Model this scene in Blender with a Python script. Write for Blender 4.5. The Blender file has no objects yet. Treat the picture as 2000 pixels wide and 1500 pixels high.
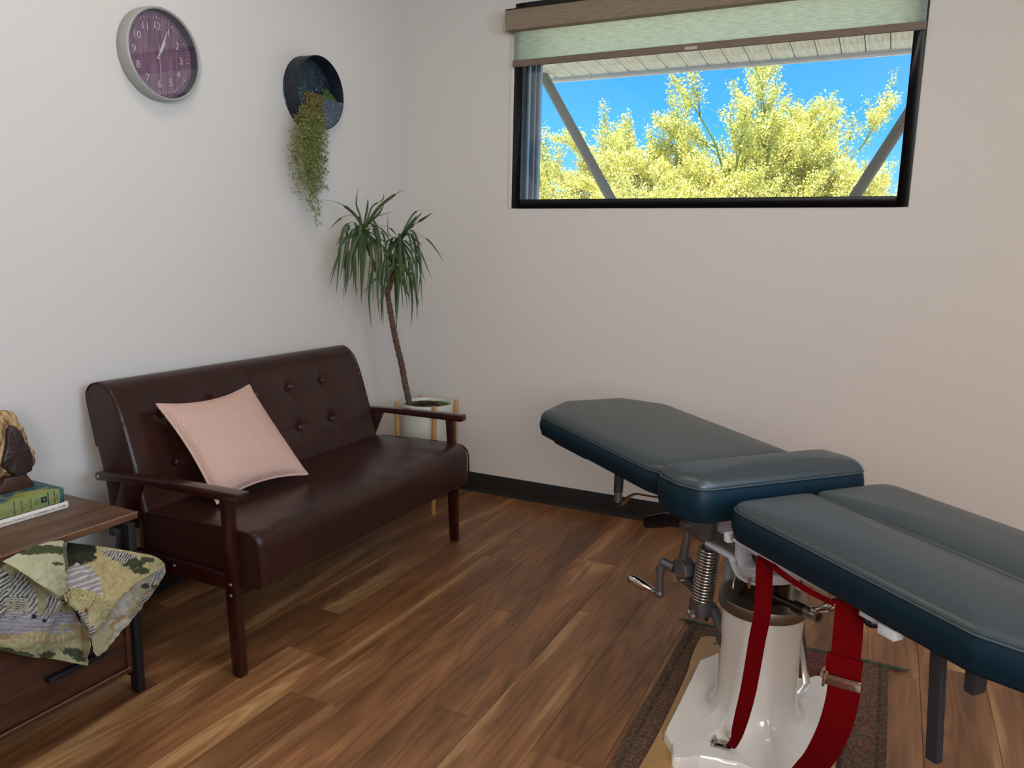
import bpy, bmesh, math, random
import numpy as np
from mathutils import Vector, Matrix, noise as mnoise
random.seed(7); np.random.seed(7)
PI = math.pi
S = bpy.context.scene
COL = S.collection

# ---------------------------------------------------------------- camera
camd = bpy.data.cameras.new('camera'); cam = bpy.data.objects.new('camera', camd); COL.objects.link(cam)
camd.sensor_width = 36.0; camd.lens = 27.15; camd.clip_start = .02; camd.clip_end = 3000
yaw, pit, rol = math.radians(-26.0303), math.radians(9.7031), math.radians(-1.3273)
Fv = Vector((math.sin(yaw)*math.cos(pit), math.cos(yaw)*math.cos(pit), -math.sin(pit)))
R0 = Vector((math.cos(yaw), -math.sin(yaw), 0)); D0 = Fv.cross(R0)
Rv = R0*math.cos(rol)+D0*math.sin(rol); Dv = D0*math.cos(rol)-R0*math.sin(rol)
cam.matrix_world = Matrix(((Rv.x, -Dv.x, -Fv.x, 2.342), (Rv.y, -Dv.y, -Fv.y, -3.511), (Rv.z, -Dv.z, -Fv.z, 1.27), (0, 0, 0, 1)))
S.camera = cam

# ---------------------------------------------------------------- world, sun, lights, exposure
w = bpy.data.worlds.new('sky'); S.world = w; w.use_nodes = True
nt = w.node_tree; nt.nodes.clear()
wo = nt.nodes.new('ShaderNodeOutputWorld'); bg = nt.nodes.new('ShaderNodeBackground')
tc = nt.nodes.new('ShaderNodeTexCoord'); sx = nt.nodes.new('ShaderNodeSeparateXYZ'); cr = nt.nodes.new('ShaderNodeValToRGB')
nt.links.new(tc.outputs['Generated'], sx.inputs[0]); nt.links.new(sx.outputs['Z'], cr.inputs['Fac'])
cr.color_ramp.elements[0].position = 0.0; cr.color_ramp.elements[0].color = (.36, .80, 1, 1)
cr.color_ramp.elements[1].position = .6; cr.color_ramp.elements[1].color = (.02, .16, .55, 1)
e = cr.color_ramp.elements.new(.14); e.color = (.075, .48, .95, 1)
e = cr.color_ramp.elements.new(.25); e.color = (.03, .33, .80, 1)
nt.links.new(cr.outputs[0], bg.inputs['Color']); bg.inputs['Strength'].default_value = 1.4
nt.links.new(bg.outputs[0], wo.inputs['Surface'])

def light(name, kind, loc, rot, energy, color, **kw):
    d = bpy.data.lights.new(name, kind); d.energy = energy; d.color = color
    for k, v in kw.items(): setattr(d, k, v)
    o = bpy.data.objects.new(name, d); COL.objects.link(o); o.location = loc; o.rotation_euler = rot
    return o
light('sun', 'SUN', (0, 0, 20), (math.radians(27), 0, 0), 10, (1, .96, .88), angle=.009)
# added area lamp for assumed daylight from an unseen right-wall window, tilted up (behind the camera's right shoulder)
light('assumed_side_daylight', 'AREA', (3.9, -2.75, 1.72), (0, math.radians(101), 0), 30, (.54, .76, 1.0), shape='RECTANGLE', size=1.0, size_y=1.7, spread=math.radians(125))
# unseen fill light added behind the camera to lift the far wall
light('rear_fill_light', 'AREA', (3.38, -4.9, 1.65), (math.radians(90), 0, 0), 59, (1.0, .955, .92), shape='RECTANGLE', size=1.0, size_y=1.1)
# assumed ceiling luminaires, unseen, added for warm light from above
light('assumed_warm_ceiling_lamp', 'AREA', (1.0, -1.9, 2.70), (0, 0, 0), 5.5, (1.0, .76, .54), shape='RECTANGLE', size=.6, size_y=.3)
light('assumed_warm_ceiling_lamp', 'AREA', (3.35, -2.3, 2.70), (0, 0, 0), 14, (1.0, .88, .76), shape='RECTANGLE', size=.5, size_y=1.2)
vs = S.view_settings; vs.view_transform = 'Standard'; vs.look = 'None'; vs.gamma = 1; vs.use_curve_mapping = False; vs.exposure = 0.0
S.display_settings.display_device = 'sRGB'
S.cycles.max_bounces = 8; S.cycles.transparent_max_bounces = 16; S.cycles.caustics_reflective = False; S.cycles.caustics_refractive = False

# ---------------------------------------------------------------- helpers
def srgb(*c):
    return tuple(((v/255)/12.92 if v/255 <= .04045 else ((v/255+.055)/1.055)**2.4) for v in c)

def M(name, col, rough=.5, metal=0., var=None, bump=None, coat=0., stretch=None, spec=.5, trans=0.):
    """plain principled material; var=(scale, colour2, contrast), bump=(scale, strength, distance), stretch=(x,y,z)"""
    m = bpy.data.materials.new(name); m.use_nodes = True; n = m.node_tree; b = n.nodes['Principled BSDF']
    b.inputs['Base Color'].default_value = (*col, 1); b.inputs['Roughness'].default_value = rough
    b.inputs['Metallic'].default_value = metal; b.inputs['Coat Weight'].default_value = coat
    b.inputs['Specular IOR Level'].default_value = spec; b.inputs['Transmission Weight'].default_value = trans
    tcn = n.nodes.new('ShaderNodeTexCoord'); mp = n.nodes.new('ShaderNodeMapping')
    n.links.new(tcn.outputs['Object'], mp.inputs['Vector'])
    if stretch: mp.inputs['Scale'].default_value = stretch
    if var:
        nz = n.nodes.new('ShaderNodeTexNoise'); nz.inputs['Scale'].default_value = var[0]; nz.inputs['Detail'].default_value = 6
        rp = n.nodes.new('ShaderNodeValToRGB'); c = var[2] if len(var) > 2 else .2
        rp.color_ramp.elements[0].position = .5-c; rp.color_ramp.elements[1].position = .5+c
        rp.color_ramp.elements[0].color = (*col, 1); rp.color_ramp.elements[1].color = (*var[1], 1)
        n.links.new(mp.outputs[0], nz.inputs['Vector']); n.links.new(nz.outputs['Fac'], rp.inputs['Fac']); n.links.new(rp.outputs[0], b.inputs['Base Color'])
    if bump:
        nb = n.nodes.new('ShaderNodeTexNoise'); nb.inputs['Scale'].default_value = bump[0]; nb.inputs['Detail'].default_value = 4
        bp = n.nodes.new('ShaderNodeBump'); bp.inputs['Strength'].default_value = bump[1]; bp.inputs['Distance'].default_value = bump[2]
        n.links.new(mp.outputs[0], nb.inputs['Vector']); n.links.new(nb.outputs['Fac'], bp.inputs['Height']); n.links.new(bp.outputs[0], b.inputs['Normal'])
    return m

class MB:
    """collects vertices and faces; build() links them as ONE mesh object"""
    def __init__(s): s.v = []; s.f = []; s.mi = []; s.cur = 0
    def add(s, v, f):
        o = len(s.v); s.v += [tuple(p) for p in v]; s.f += [tuple(i+o for i in q) for q in f]; s.mi += [s.cur]*len(f); return s
    def box(s, x0, x1, y0, y1, z0, z1):
        return s.add([(x0,y0,z0),(x1,y0,z0),(x1,y1,z0),(x0,y1,z0),(x0,y0,z1),(x1,y0,z1),(x1,y1,z1),(x0,y1,z1)],
                     [(0,3,2,1),(4,5,6,7),(0,1,5,4),(1,2,6,5),(2,3,7,6),(3,0,4,7)])
    def prism(s, poly, a0, a1, axis='z'):
        n = len(poly)
        def P(p, a): return (p[0], p[1], a) if axis == 'z' else ((p[0], a, p[1]) if axis == 'y' else (a, p[0], p[1]))
        v = [P(p, a0) for p in poly]+[P(p, a1) for p in poly]
        f = [tuple(range(n))[::-1], tuple(range(n, 2*n))]+[(i, (i+1) % n, n+(i+1) % n, n+i) for i in range(n)]
        return s.add(v, f)
    def tube(s, pts, r, n=10, cap=True, closed=False):
        pts = [Vector(p) for p in pts]; k = len(pts)
        rr = [r]*k if not hasattr(r, '__len__') else list(r)
        ring = []; prev = None
        for i, p in enumerate(pts):
            if closed: t = pts[(i+1) % k]-pts[i-1]
            else: t = pts[min(i+1, k-1)]-pts[max(i-1, 0)]
            if t.length < 1e-9: t = Vector((0, 0, 1))
            t.normalize()
            if prev is None:
                a = Vector((0, 0, 1)) if abs(t.z) < .9 else Vector((1, 0, 0)); nn = t.cross(a).normalized()
            else:
                nn = prev-t*prev.dot(t); nn = nn.normalized() if nn.length > 1e-6 else t.orthogonal().normalized()
            prev = nn; bb = t.cross(nn)
            ring.append([p+(nn*math.cos(2*PI*j/n)+bb*math.sin(2*PI*j/n))*rr[i] for j in range(n)])
        v = [q for g in ring for q in g]; f = []
        for i in range(k if closed else k-1):
            a = i*n; b = ((i+1) % k)*n
            f += [(a+j, a+(j+1) % n, b+(j+1) % n, b+j) for j in range(n)]
        if cap and not closed: f += [tuple(range(n))[::-1], tuple(range((k-1)*n, k*n))]
        return s.add(v, f)
    def lathe(s, prof, c=(0, 0, 0), n=48, axis='z', cap=True):
        v = []; f = []
        for (r, h) in prof:
            for j in range(n):
                a = 2*PI*j/n; x, y = r*math.cos(a), r*math.sin(a)
                v.append((c[0]+x, c[1]+y, c[2]+h) if axis == 'z' else ((c[0]+h, c[1]+x, c[2]+y) if axis == 'x' else (c[0]+y, c[1]+h, c[2]+x)))
        for i in range(len(prof)-1): f += [(i*n+j, i*n+(j+1) % n, (i+1)*n+(j+1) % n, (i+1)*n+j) for j in range(n)]
        if cap:
            if prof[0][0] > 1e-6: f.append(tuple(range(n))[::-1])
            if prof[-1][0] > 1e-6: f.append(tuple(range((len(prof)-1)*n, len(prof)*n)))
        return s.add(v, f)
    def sphere(s, c, r, n=12, sc=(1, 1, 1)):
        v = []; f = []; m = n//2
        for i in range(m+1):
            ph = PI*i/m
            for j in range(n):
                a = 2*PI*j/n
                v.append((c[0]+r*sc[0]*math.sin(ph)*math.cos(a), c[1]+r*sc[1]*math.sin(ph)*math.sin(a), c[2]+r*sc[2]*math.cos(ph)))
        for i in range(m): f += [(i*n+j, (i+1)*n+j, (i+1)*n+(j+1) % n, i*n+(j+1) % n) for j in range(n)]
        return s.add(v, f)
    def grid(s, fn, nu, nv, closed_u=False):
        v = [fn(i/(nu if closed_u else nu-1), j/(nv-1)) for i in range(nu) for j in range(nv)]
        f = [(i*nv+j, ((i+1) % nu)*nv+j, ((i+1) % nu)*nv+j+1, i*nv+j+1) for i in range(nu if closed_u else nu-1) for j in range(nv-1)]
        return s.add(v, f)
    def ribbon(s, pts, widths, wdirs, th):
        """flat strap of thickness th; wdirs = width direction at each point"""
        v = []; k = len(pts)
        for i, p in enumerate(pts):
            p = Vector(p); t = (Vector(pts[min(i+1, k-1)])-Vector(pts[max(i-1, 0)])).normalized()
            wd = Vector(wdirs[i] if isinstance(wdirs, list) else wdirs); wd = (wd-t*wd.dot(t)).normalized(); nn = t.cross(wd)
            h = widths[i]/2 if hasattr(widths, '__len__') else widths/2
            v += [p-wd*h-nn*th/2, p+wd*h-nn*th/2, p+wd*h+nn*th/2, p-wd*h+nn*th/2]
        f = [(0, 1, 2, 3), tuple(4*(k-1)+q for q in (3, 2, 1, 0))]
        for i in range(k-1): f += [(4*i+j, 4*i+4+j, 4*i+4+(j+1) % 4, 4*i+(j+1) % 4) for j in range(4)]
        return s.add(v, f)
    def build(s, name, mat, parent=None, smooth=None, bevel=0, seg=2, mods=None):
        me = bpy.data.meshes.new(name); me.from_pydata(s.v, [], s.f); me.validate(); 
        b = bmesh.new(); b.from_mesh(me); bmesh.ops.recalc_face_normals(b, faces=b.faces)
        if bevel:
            bmesh.ops.remove_doubles(b, verts=b.verts, dist=1e-5)
            ed = [e for e in b.edges if len(e.link_faces) == 2 and e.calc_face_angle(0) > math.radians(28)]
            bmesh.ops.bevel(b, geom=ed, offset=bevel, segments=seg, profile=.5, affect='EDGES', clamp_overlap=True)
        b.to_mesh(me); b.free()
        for mm in (mat if isinstance(mat, (list, tuple)) else [mat]): me.materials.append(mm)
        if any(s.mi) and not bevel and len(s.mi) == len(me.polygons): me.polygons.foreach_set('material_index', s.mi)
        o = bpy.data.objects.new(name, me); COL.objects.link(o)
        if parent is not None: o.parent = parent
        if smooth is None: smooth = bool(bevel)
        if smooth:
            me.shade_smooth() if hasattr(me, 'shade_smooth') else None
            me.set_sharp_from_angle(angle=math.radians(smooth if smooth > 1 else 42))
        return o

def thing(name, label, cat, loc=(0, 0, 0), rz=0, group=None):
    o = bpy.data.objects.new(name, None); COL.objects.link(o); o.location = loc; o.rotation_euler = (0, 0, rz); o.empty_display_size = .05
    return tag(o, label, cat, group)
def tag(o, label, cat, group=None):
    o['label'] = label; o['category'] = cat
    if group: o['group'] = group
    return o
def struct(o): o['kind'] = 'structure'; return o
def catmull(pts, n=6):
    P = [Vector(p) for p in pts]; P = [2*P[0]-P[1]]+P+[2*P[-1]-P[-2]]; out = []
    for i in range(1, len(P)-2):
        for k in range(n):
            t = k/n; a, b, c, d = P[i-1], P[i], P[i+1], P[i+2]
            out.append(.5*((2*b)+(c-a)*t+(2*a-5*b+4*c-d)*t*t+(-a+3*b-3*c+d)*t**3))
    out.append(P[-2]); return out
def round_poly(poly, r, n=5):
    """fillet the corners of a 2-D polygon; r: one radius or a list"""
    out = []; k = len(poly)
    for i in range(k):
        p = Vector(poly[i]); a = Vector(poly[i-1]); c = Vector(poly[(i+1) % k]); rr = r[i] if hasattr(r, '__len__') else r
        u = (a-p); v = (c-p); L = min(u.length, v.length)*.49; u.normalize(); v.normalize()
        ang = u.angle(v); d = min(rr/max(math.tan(ang/2), .05), L)
        if rr <= 0: out.append((p.x, p.y)); continue
        s, e2 = p+u*d, p+v*d
        for j in range(n+1):
            t = j/n; q = s*(1-t)**2+p*2*t*(1-t)+e2*t*t; out.append((q.x, q.y))
    return out
def text(s, size, mat, name, parent, matrix, ext=.0002, offset=0., align='CENTER', xs=1.):
    cu = bpy.data.curves.new(name, 'FONT'); cu.body = s; cu.size = size; cu.extrude = ext; cu.offset = offset
    cu.align_x = align; cu.align_y = 'CENTER'; cu.resolution_u = 4
    o = bpy.data.objects.new(name, cu); COL.objects.link(o); bpy.context.view_layer.update()
    me = bpy.data.meshes.new_from_object(o.evaluated_get(bpy.context.evaluated_depsgraph_get())); me.name = name
    bpy.data.objects.remove(o); me.materials.clear(); me.materials.append(mat)
    me.transform(matrix @ Matrix.Diagonal((xs, 1, 1, 1)))
    o = bpy.data.objects.new(name, me); COL.objects.link(o)
    if parent is not None: o.parent = parent
    return o

# ---------------------------------------------------------------- materials
def plank_mat():
    m = bpy.data.materials.new('walnut_vinyl_plank'); m.use_nodes = True; n = m.node_tree; N = n.nodes.new; L = n.links.new
    b = n.nodes['Principled BSDF']; b.inputs['Roughness'].default_value = .42
    tcn = N('ShaderNodeTexCoord'); oi = N('ShaderNodeObjectInfo'); cx = N('ShaderNodeCombineXYZ'); mul = N('ShaderNodeMath'); mul.operation = 'MULTIPLY'; mul.inputs[1].default_value = 37
    L(oi.outputs['Random'], mul.inputs[0]); L(mul.outputs[0], cx.inputs[0]); L(mul.outputs[0], cx.inputs[1]); L(mul.outputs[0], cx.inputs[2])
    ad = N('ShaderNodeVectorMath'); ad.operation = 'ADD'; L(tcn.outputs['Object'], ad.inputs[0]); L(cx.outputs[0], ad.inputs[1])
    mp = N('ShaderNodeMapping'); mp.inputs['Scale'].default_value = (5.0, .55, 1); L(ad.outputs[0], mp.inputs[0])
    n1 = N('ShaderNodeTexNoise'); n1.inputs['Scale'].default_value = 1.7; n1.inputs['Detail'].default_value = 3; n1.inputs['Distortion'].default_value = .6; L(mp.outputs[0], n1.inputs['Vector'])
    r1 = N('ShaderNodeValToRGB'); L(n1.outputs['Fac'], r1.inputs['Fac']); c = r1.color_ramp
    c.elements[0].position = .30; c.elements[0].color = (*srgb(98, 64, 38), 1); c.elements[1].position = .80; c.elements[1].color = (*srgb(184, 142, 98), 1)
    for p, q in ((.42, (116, 77, 47)), (.52, (130, 88, 55)), (.60, (144, 100, 64)), (.66, (166, 126, 84))):
        k = c.elements.new(p); k.color = (*srgb(*q), 1)
    mp2 = N('ShaderNodeMapping'); mp2.inputs['Scale'].default_value = (60, 2.2, 1); L(ad.outputs[0], mp2.inputs[0])
    n2 = N('ShaderNodeTexNoise'); n2.inputs['Scale'].default_value = 1.5; n2.inputs['Detail'].default_value = 5; n2.inputs['Distortion'].default_value = 1.2; L(mp2.outputs[0], n2.inputs['Vector'])
    mx = N('ShaderNodeMix'); mx.data_type = 'RGBA'; mx.blend_type = 'MULTIPLY'; mx.inputs[0].default_value = .55
    r2 = N('ShaderNodeValToRGB'); r2.color_ramp.elements[0].position = .3; r2.color_ramp.elements[0].color = (.5, .42, .36, 1); r2.color_ramp.elements[1].position = .62; r2.color_ramp.elements[1].color = (1, 1, 1, 1)
    L(n2.outputs['Fac'], r2.inputs['Fac']); L(r1.outputs[0], mx.inputs[6]); L(r2.outputs[0], mx.inputs[7])
    # figure: nested growth-ring arches
    mp3 = N('ShaderNodeMapping'); mp3.inputs['Scale'].default_value = (9, 1.1, 1); L(ad.outputs[0], mp3.inputs[0])
    n3 = N('ShaderNodeTexNoise'); n3.inputs['Scale'].default_value = .9; n3.inputs['Detail'].default_value = 1; L(mp3.outputs[0], n3.inputs['Vector'])
    m9 = N('ShaderNodeMath'); m9.operation = 'MULTIPLY'; m9.inputs[1].default_value = 70; L(n3.outputs['Fac'], m9.inputs[0])
    sn = N('ShaderNodeMath'); sn.operation = 'SINE'; L(m9.outputs[0], sn.inputs[0])
    r3 = N('ShaderNodeMapRange'); r3.inputs[1].default_value = -1; r3.inputs[2].default_value = 1; r3.inputs[3].default_value = .80; r3.inputs[4].default_value = 1.08; L(sn.outputs[0], r3.inputs[0])
    hv = N('ShaderNodeHueSaturation'); vr = N('ShaderNodeMapRange'); vr.inputs[3].default_value = 1.04; vr.inputs[4].default_value = 1.42
    L(oi.outputs['Random'], vr.inputs[0]); mm = N('ShaderNodeMath'); mm.operation = 'MULTIPLY'; L(vr.outputs[0], mm.inputs[0]); L(r3.outputs[0], mm.inputs[1])
    L(mm.outputs[0], hv.inputs['Value']); L(mx.outputs[2], hv.inputs['Color']); L(hv.outputs[0], b.inputs['Base Color'])
    bp = N('ShaderNodeBump'); bp.inputs['Strength'].default_value = .12; bp.inputs['Distance'].default_value = .001; L(n2.outputs['Fac'], bp.inputs['Height']); L(bp.outputs[0], b.inputs['Normal'])
    return m
def wall_mat():
    m = M('white_wall_paint', srgb(218, 211, 204), .62, spec=.3); n = m.node_tree; N = n.nodes.new; L = n.links.new; b = n.nodes['Principled BSDF']
    tcn = N('ShaderNodeTexCoord')
    a = N('ShaderNodeTexNoise'); a.inputs['Scale'].default_value = 3.2; a.inputs['Detail'].default_value = 6; a.inputs['Distortion'].default_value = 2.2
    rp = N('ShaderNodeValToRGB'); rp.color_ramp.elements[0].position = .50; rp.color_ramp.elements[1].position = .56
    f = N('ShaderNodeTexNoise'); f.inputs['Scale'].default_value = 120; f.inputs['Detail'].default_value = 3
    L(tcn.outputs['Object'], a.inputs['Vector']); L(tcn.outputs['Object'], f.inputs['Vector']); L(a.outputs['Fac'], rp.inputs['Fac'])
    b1 = N('ShaderNodeBump'); b1.inputs['Strength'].default_value = .07; b1.inputs['Distance'].default_value = .004; L(rp.outputs[0], b1.inputs['Height'])
    b2 = N('ShaderNodeBump'); b2.inputs['Strength'].default_value = .10; b2.inputs['Distance'].default_value = .001; L(f.outputs['Fac'], b2.inputs['Height']); L(b1.outputs[0], b2.inputs['Normal']); L(b2.outputs[0], b.inputs['Normal'])
    return m
def veneer(name, cols, sc, axis, rough=.42):
    m = M(name, cols[0], rough, var=(sc, cols[1], .17), bump=(sc*3, .06, .001), stretch=axis); return m
def glass_mat():
    m = bpy.data.materials.new('clear_glass'); m.use_nodes = True; n = m.node_tree; n.nodes.clear(); N = n.nodes.new
    o = N('ShaderNodeOutputMaterial'); t = N('ShaderNodeBsdfTransparent'); g = N('ShaderNodeBsdfGlossy'); g.inputs['Roughness'].default_value = .0
    t.inputs[0].default_value = (.97, .985, .98, 1)
    lw = N('ShaderNodeLayerWeight'); lw.inputs['Blend'].default_value = .5; pw = N('ShaderNodeMath'); pw.operation = 'POWER'; pw.inputs[1].default_value = 5
    fr = N('ShaderNodeMath'); fr.operation = 'MULTIPLY_ADD'; fr.inputs[1].default_value = .92; fr.inputs[2].default_value = .06; mx = N('ShaderNodeMixShader')
    n.links.new(lw.outputs['Facing'], pw.inputs[0]); n.links.new(pw.outputs[0], fr.inputs[0])
    n.links.new(fr.outputs[0], mx.inputs[0]); n.links.new(t.outputs[0], mx.inputs[1]); n.links.new(g.outputs[0], mx.inputs[2]); n.links.new(mx.outputs[0], o.inputs[0]); return m
def shade_mat():
    m = bpy.data.materials.new('woven_shade_fabric'); m.use_nodes = True; n = m.node_tree; n.nodes.clear(); N = n.nodes.new; L = n.links.new
    o = N('ShaderNodeOutputMaterial'); d = N('ShaderNodeBsdfDiffuse'); t = N('ShaderNodeBsdfTranslucent'); p = N('ShaderNodeBsdfTransparent'); mx = N('ShaderNodeMixShader'); mx2 = N('ShaderNodeMixShader')
    tcn = N('ShaderNodeTexCoord'); mp = N('ShaderNodeMapping'); mp.inputs['Scale'].default_value = (14, 1, 160); nz = N('ShaderNodeTexNoise'); nz.inputs['Scale'].default_value = 1.6; nz.inputs['Detail'].default_value = 5
    rp = N('ShaderNodeValToRGB'); rp.color_ramp.elements[0].position = .34; rp.color_ramp.elements[0].color = (.68, .80, .75, 1); rp.color_ramp.elements[1].position = .58; rp.color_ramp.elements[1].color = (.88, .98, .95, 1)
    L(tcn.outputs['Object'], mp.inputs[0]); L(mp.outputs[0], nz.inputs['Vector']); L(nz.outputs['Fac'], rp.inputs['Fac']); L(rp.outputs[0], t.inputs[0]); L(rp.outputs[0], d.inputs[0])
    mx.inputs[0].default_value = .9; L(d.outputs[0], mx.inputs[1]); L(t.outputs[0], mx.inputs[2]); mx2.inputs[0].default_value = .12; L(mx.outputs[0], mx2.inputs[1]); L(p.outputs[0], mx2.inputs[2]); L(mx2.outputs[0], o.inputs[0]); return m

MT = dict(
    plank=plank_mat(), wall=wall_mat(), glass=glass_mat(), shade=shade_mat(),
    base=M('black_vinyl_base', srgb(30, 28, 26), .6, spec=.25, var=(6, srgb(36, 33, 30))),
    ceil=M('ceiling_paint', srgb(225, 220, 214), .8),
    black=M('black_frame_metal', srgb(17, 18, 22), .45, spec=.4),
    alu=M('grey_aluminium', srgb(150, 160, 172), .35, metal=.6),
    sash=M('sash_dark', srgb(40, 52, 66), .4, metal=.3),
    valance=M('beige_valance_fabric', srgb(150, 132, 110), .85, var=(3, srgb(134, 116, 96), .2), bump=(60, .2, .001), stretch=(6, 1, 60)),
    hem=M('taupe_hem_fabric', srgb(132, 114, 100), .85, var=(3, srgb(118, 100, 88), .2), bump=(60, .2, .001), stretch=(6, 1, 60)),
    clip=M('clear_plastic', srgb(190, 180, 170), .25),
    leather=M('dark_brown_leatherette', srgb(54, 29, 23), .30, var=(5, srgb(45, 24, 19), .25), bump=(260, .08, .0012), spec=.34),
    button=M('brown_button_leather', srgb(70, 42, 36), .3, bump=(200, .1, .001)),
    welt=M('dark_brown_welt', srgb(44, 25, 21), .6, spec=.2),
    redwood=M('mahogany_stained_wood', srgb(54, 17, 11), .3, var=(9, srgb(32, 10, 7), .22), stretch=(1, 6, 1.2), coat=.25),
    screw=M('zinc_screw', srgb(180, 180, 178), .3, metal=.9),
    pot=M('white_ceramic_glaze', srgb(206, 208, 196), .35, var=(3, srgb(196, 198, 188))),
    soil=M('potting_soil', srgb(58, 38, 26), .95, var=(60, srgb(30, 20, 14), .15), bump=(120, 1, .01)),
    moss=M('green_moss', srgb(100, 106, 36), .95, var=(50, srgb(66, 72, 22), .15), bump=(180, 1, .006)),
    oak=M('light_wood_dowel', srgb(190, 146, 90), .5, var=(8, srgb(188, 142, 84), .2), stretch=(4, 4, .6)),
    bark=M('dracaena_bark', srgb(112, 88, 66), .85, var=(30, srgb(72, 54, 40), .2), bump=(60, .9, .006), stretch=(1, 1, 3)),
    leaf=M('dracaena_leaf', srgb(62, 86, 38), .38, var=(6, srgb(34, 56, 26), .25), stretch=(1, 1, 1)),
    leafl=M('light_green_leaf', srgb(86, 112, 38), .4, var=(8, srgb(58, 84, 28), .25)),
    planter=M('speckled_dark_metal', srgb(38, 46, 56), .48, metal=.35, var=(22, srgb(40, 46, 54), .2)),
    trail=M('trailing_leaf', srgb(134, 140, 66), .55, var=(45, srgb(92, 104, 42), .2)),
    trailr=M('dried_red_leaf', srgb(136, 94, 54), .6, var=(60, srgb(96, 70, 32), .2)),
    mossball=M('bright_moss', srgb(62, 92, 36), .9, bump=(200, 1, .006)),
    clockrim=M('silver_painted_rim', srgb(164, 166, 160), .42),
    clockin=M('dark_inner_rim', srgb(70, 72, 84), .5),
    white=M('white_print', srgb(238, 226, 226), .6),
    hand=M('cream_clock_hand', srgb(226, 214, 214), .5),
    brass=M('steel_pin', srgb(200, 190, 170), .3, metal=.8),
    vinyl=M('teal_vinyl_reflecting_top', srgb(46, 56, 60), .38, bump=(300, .12, .001), spec=.8, var=(4, srgb(40, 52, 56), .3)),  # pad tops: grey wall reflection put into the base colour
    vinyls=M('teal_upholstery_side', srgb(3, 34, 48), .5, bump=(300, .12, .001), spec=.25, var=(4, srgb(3, 31, 45), .3)),  # pad sides: same vinyl, darker, without the painted reflection
    piping=M('teal_piping', srgb(60, 76, 80), .5),
    enamel=M('white_enamel', srgb(240, 238, 232), .16, coat=.6, var=(7, srgb(234, 230, 222), .3)),
    enamelb=M('white_painted_steel', srgb(214, 218, 226), .35),
    ring=M('aged_nickel_ring', srgb(150, 140, 126), .36, metal=.85, var=(9, srgb(120, 108, 94), .2)),
    piston=M('dark_oiled_steel', srgb(74, 66, 54), .25, metal=.9, var=(8, srgb(52, 46, 36), .2)),
    chrome=M('polished_chrome', srgb(196, 190, 180), .12, metal=1.),
    cast=M('grey_cast_aluminium', srgb(124, 122, 124), .36, metal=.7, var=(12, srgb(104, 102, 104), .2), bump=(80, .2, .001)),
    steel=M('spring_steel', srgb(178, 172, 166), .22, metal=.95),
    darkst=M('dark_grey_steel', srgb(66, 68, 76), .45, metal=.5),
    tan=M('tan_painted_skid', srgb(190, 150, 98), .38, var=(5, srgb(172, 132, 80), .2)),
    strap=M('red_webbing_strap', srgb(108, 1, 7), .9, spec=.08, bump=(400, .4, .001), var=(6, srgb(100, 2, 7), .3)),
    blackp=M('black_plastic', srgb(14, 14, 20), .3),
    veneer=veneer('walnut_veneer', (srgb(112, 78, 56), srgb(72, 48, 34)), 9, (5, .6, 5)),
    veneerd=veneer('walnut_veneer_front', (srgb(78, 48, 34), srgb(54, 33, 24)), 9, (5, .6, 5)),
    edge=M('veneer_edge', srgb(170, 130, 96), .5),
    blackm=M('black_powder_coat', srgb(16, 17, 22), .5),
    paper=M('page_paper', srgb(214, 202, 176), .8, stretch=(1, 1, 60), var=(12, srgb(190, 176, 150), .2)),
    green=M('green_cloth_cover', srgb(138, 146, 88), .7, var=(12, srgb(124, 132, 78), .25), bump=(300, .2, .001)),
    blue=M('blue_cover', srgb(34, 74, 98), .6, var=(14, srgb(60, 96, 90), .12)),
    cream=M('white_cover', srgb(226, 214, 204), .55),
    ink=M('dark_ink', srgb(34, 48, 40), .7),
    inkg=M('grey_ink', srgb(150, 138, 128), .7),
    inkgr=M('green_ink', srgb(70, 96, 58), .7),
    burl=M('golden_burl_bark', srgb(204, 170, 120), .75, var=(30, srgb(116, 84, 54), .12), bump=(50, 1, .01), stretch=(1, 2.2, 1)),
    burld=M('dark_polished_burl', srgb(44, 34, 36), .4, var=(12, srgb(58, 40, 36), .2)),
    standw=M('dark_wood_stand', srgb(74, 44, 30), .4, var=(12, srgb(52, 30, 20), .2), stretch=(1, 1, 6)),
    soffit=M('whitewashed_soffit_board', srgb(232, 238, 230), .7, var=(2.2, srgb(208, 214, 204), .12), stretch=(26, 3, 1), bump=(20, .2, .002)),
    fascia=M('white_fascia', srgb(228, 228, 230), .5), fasciad=M('fascia_gutter', srgb(205, 205, 208), .5),
    pipe=M('grey_painted_pipe', srgb(118, 116, 110), .55, var=(5, srgb(106, 104, 98), .3)),
    stucco=M('stucco_outside', srgb(196, 180, 158), .9, bump=(60, .6, .004)),
    ground=M('desert_ground', srgb(216, 198, 168), .95, var=(3, srgb(198, 178, 148), .2), bump=(30, .6, .01)),
    hill=M('distant_blue_hill', srgb(96, 130, 176), 1., var=(30, srgb(150, 170, 196), .12), spec=0),
    treebark=M('green_palo_verde_bark', srgb(150, 164, 84), .7, var=(20, srgb(116, 128, 62), .2)),
    bloom=M('yellow_blossom', srgb(250, 240, 140), .8), bloom2=M('lime_leaflet', srgb(204, 220, 120), .8),
)

# ================================================================ the room
ZC = 2.75; X1 = 4.0; Y0 = -5.0
fl = struct(MB().box(-.15, X1+.15, Y0-.15, .15, -.12, -.006).build('floor', M('subfloor', srgb(40, 28, 20), .9)))
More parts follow.
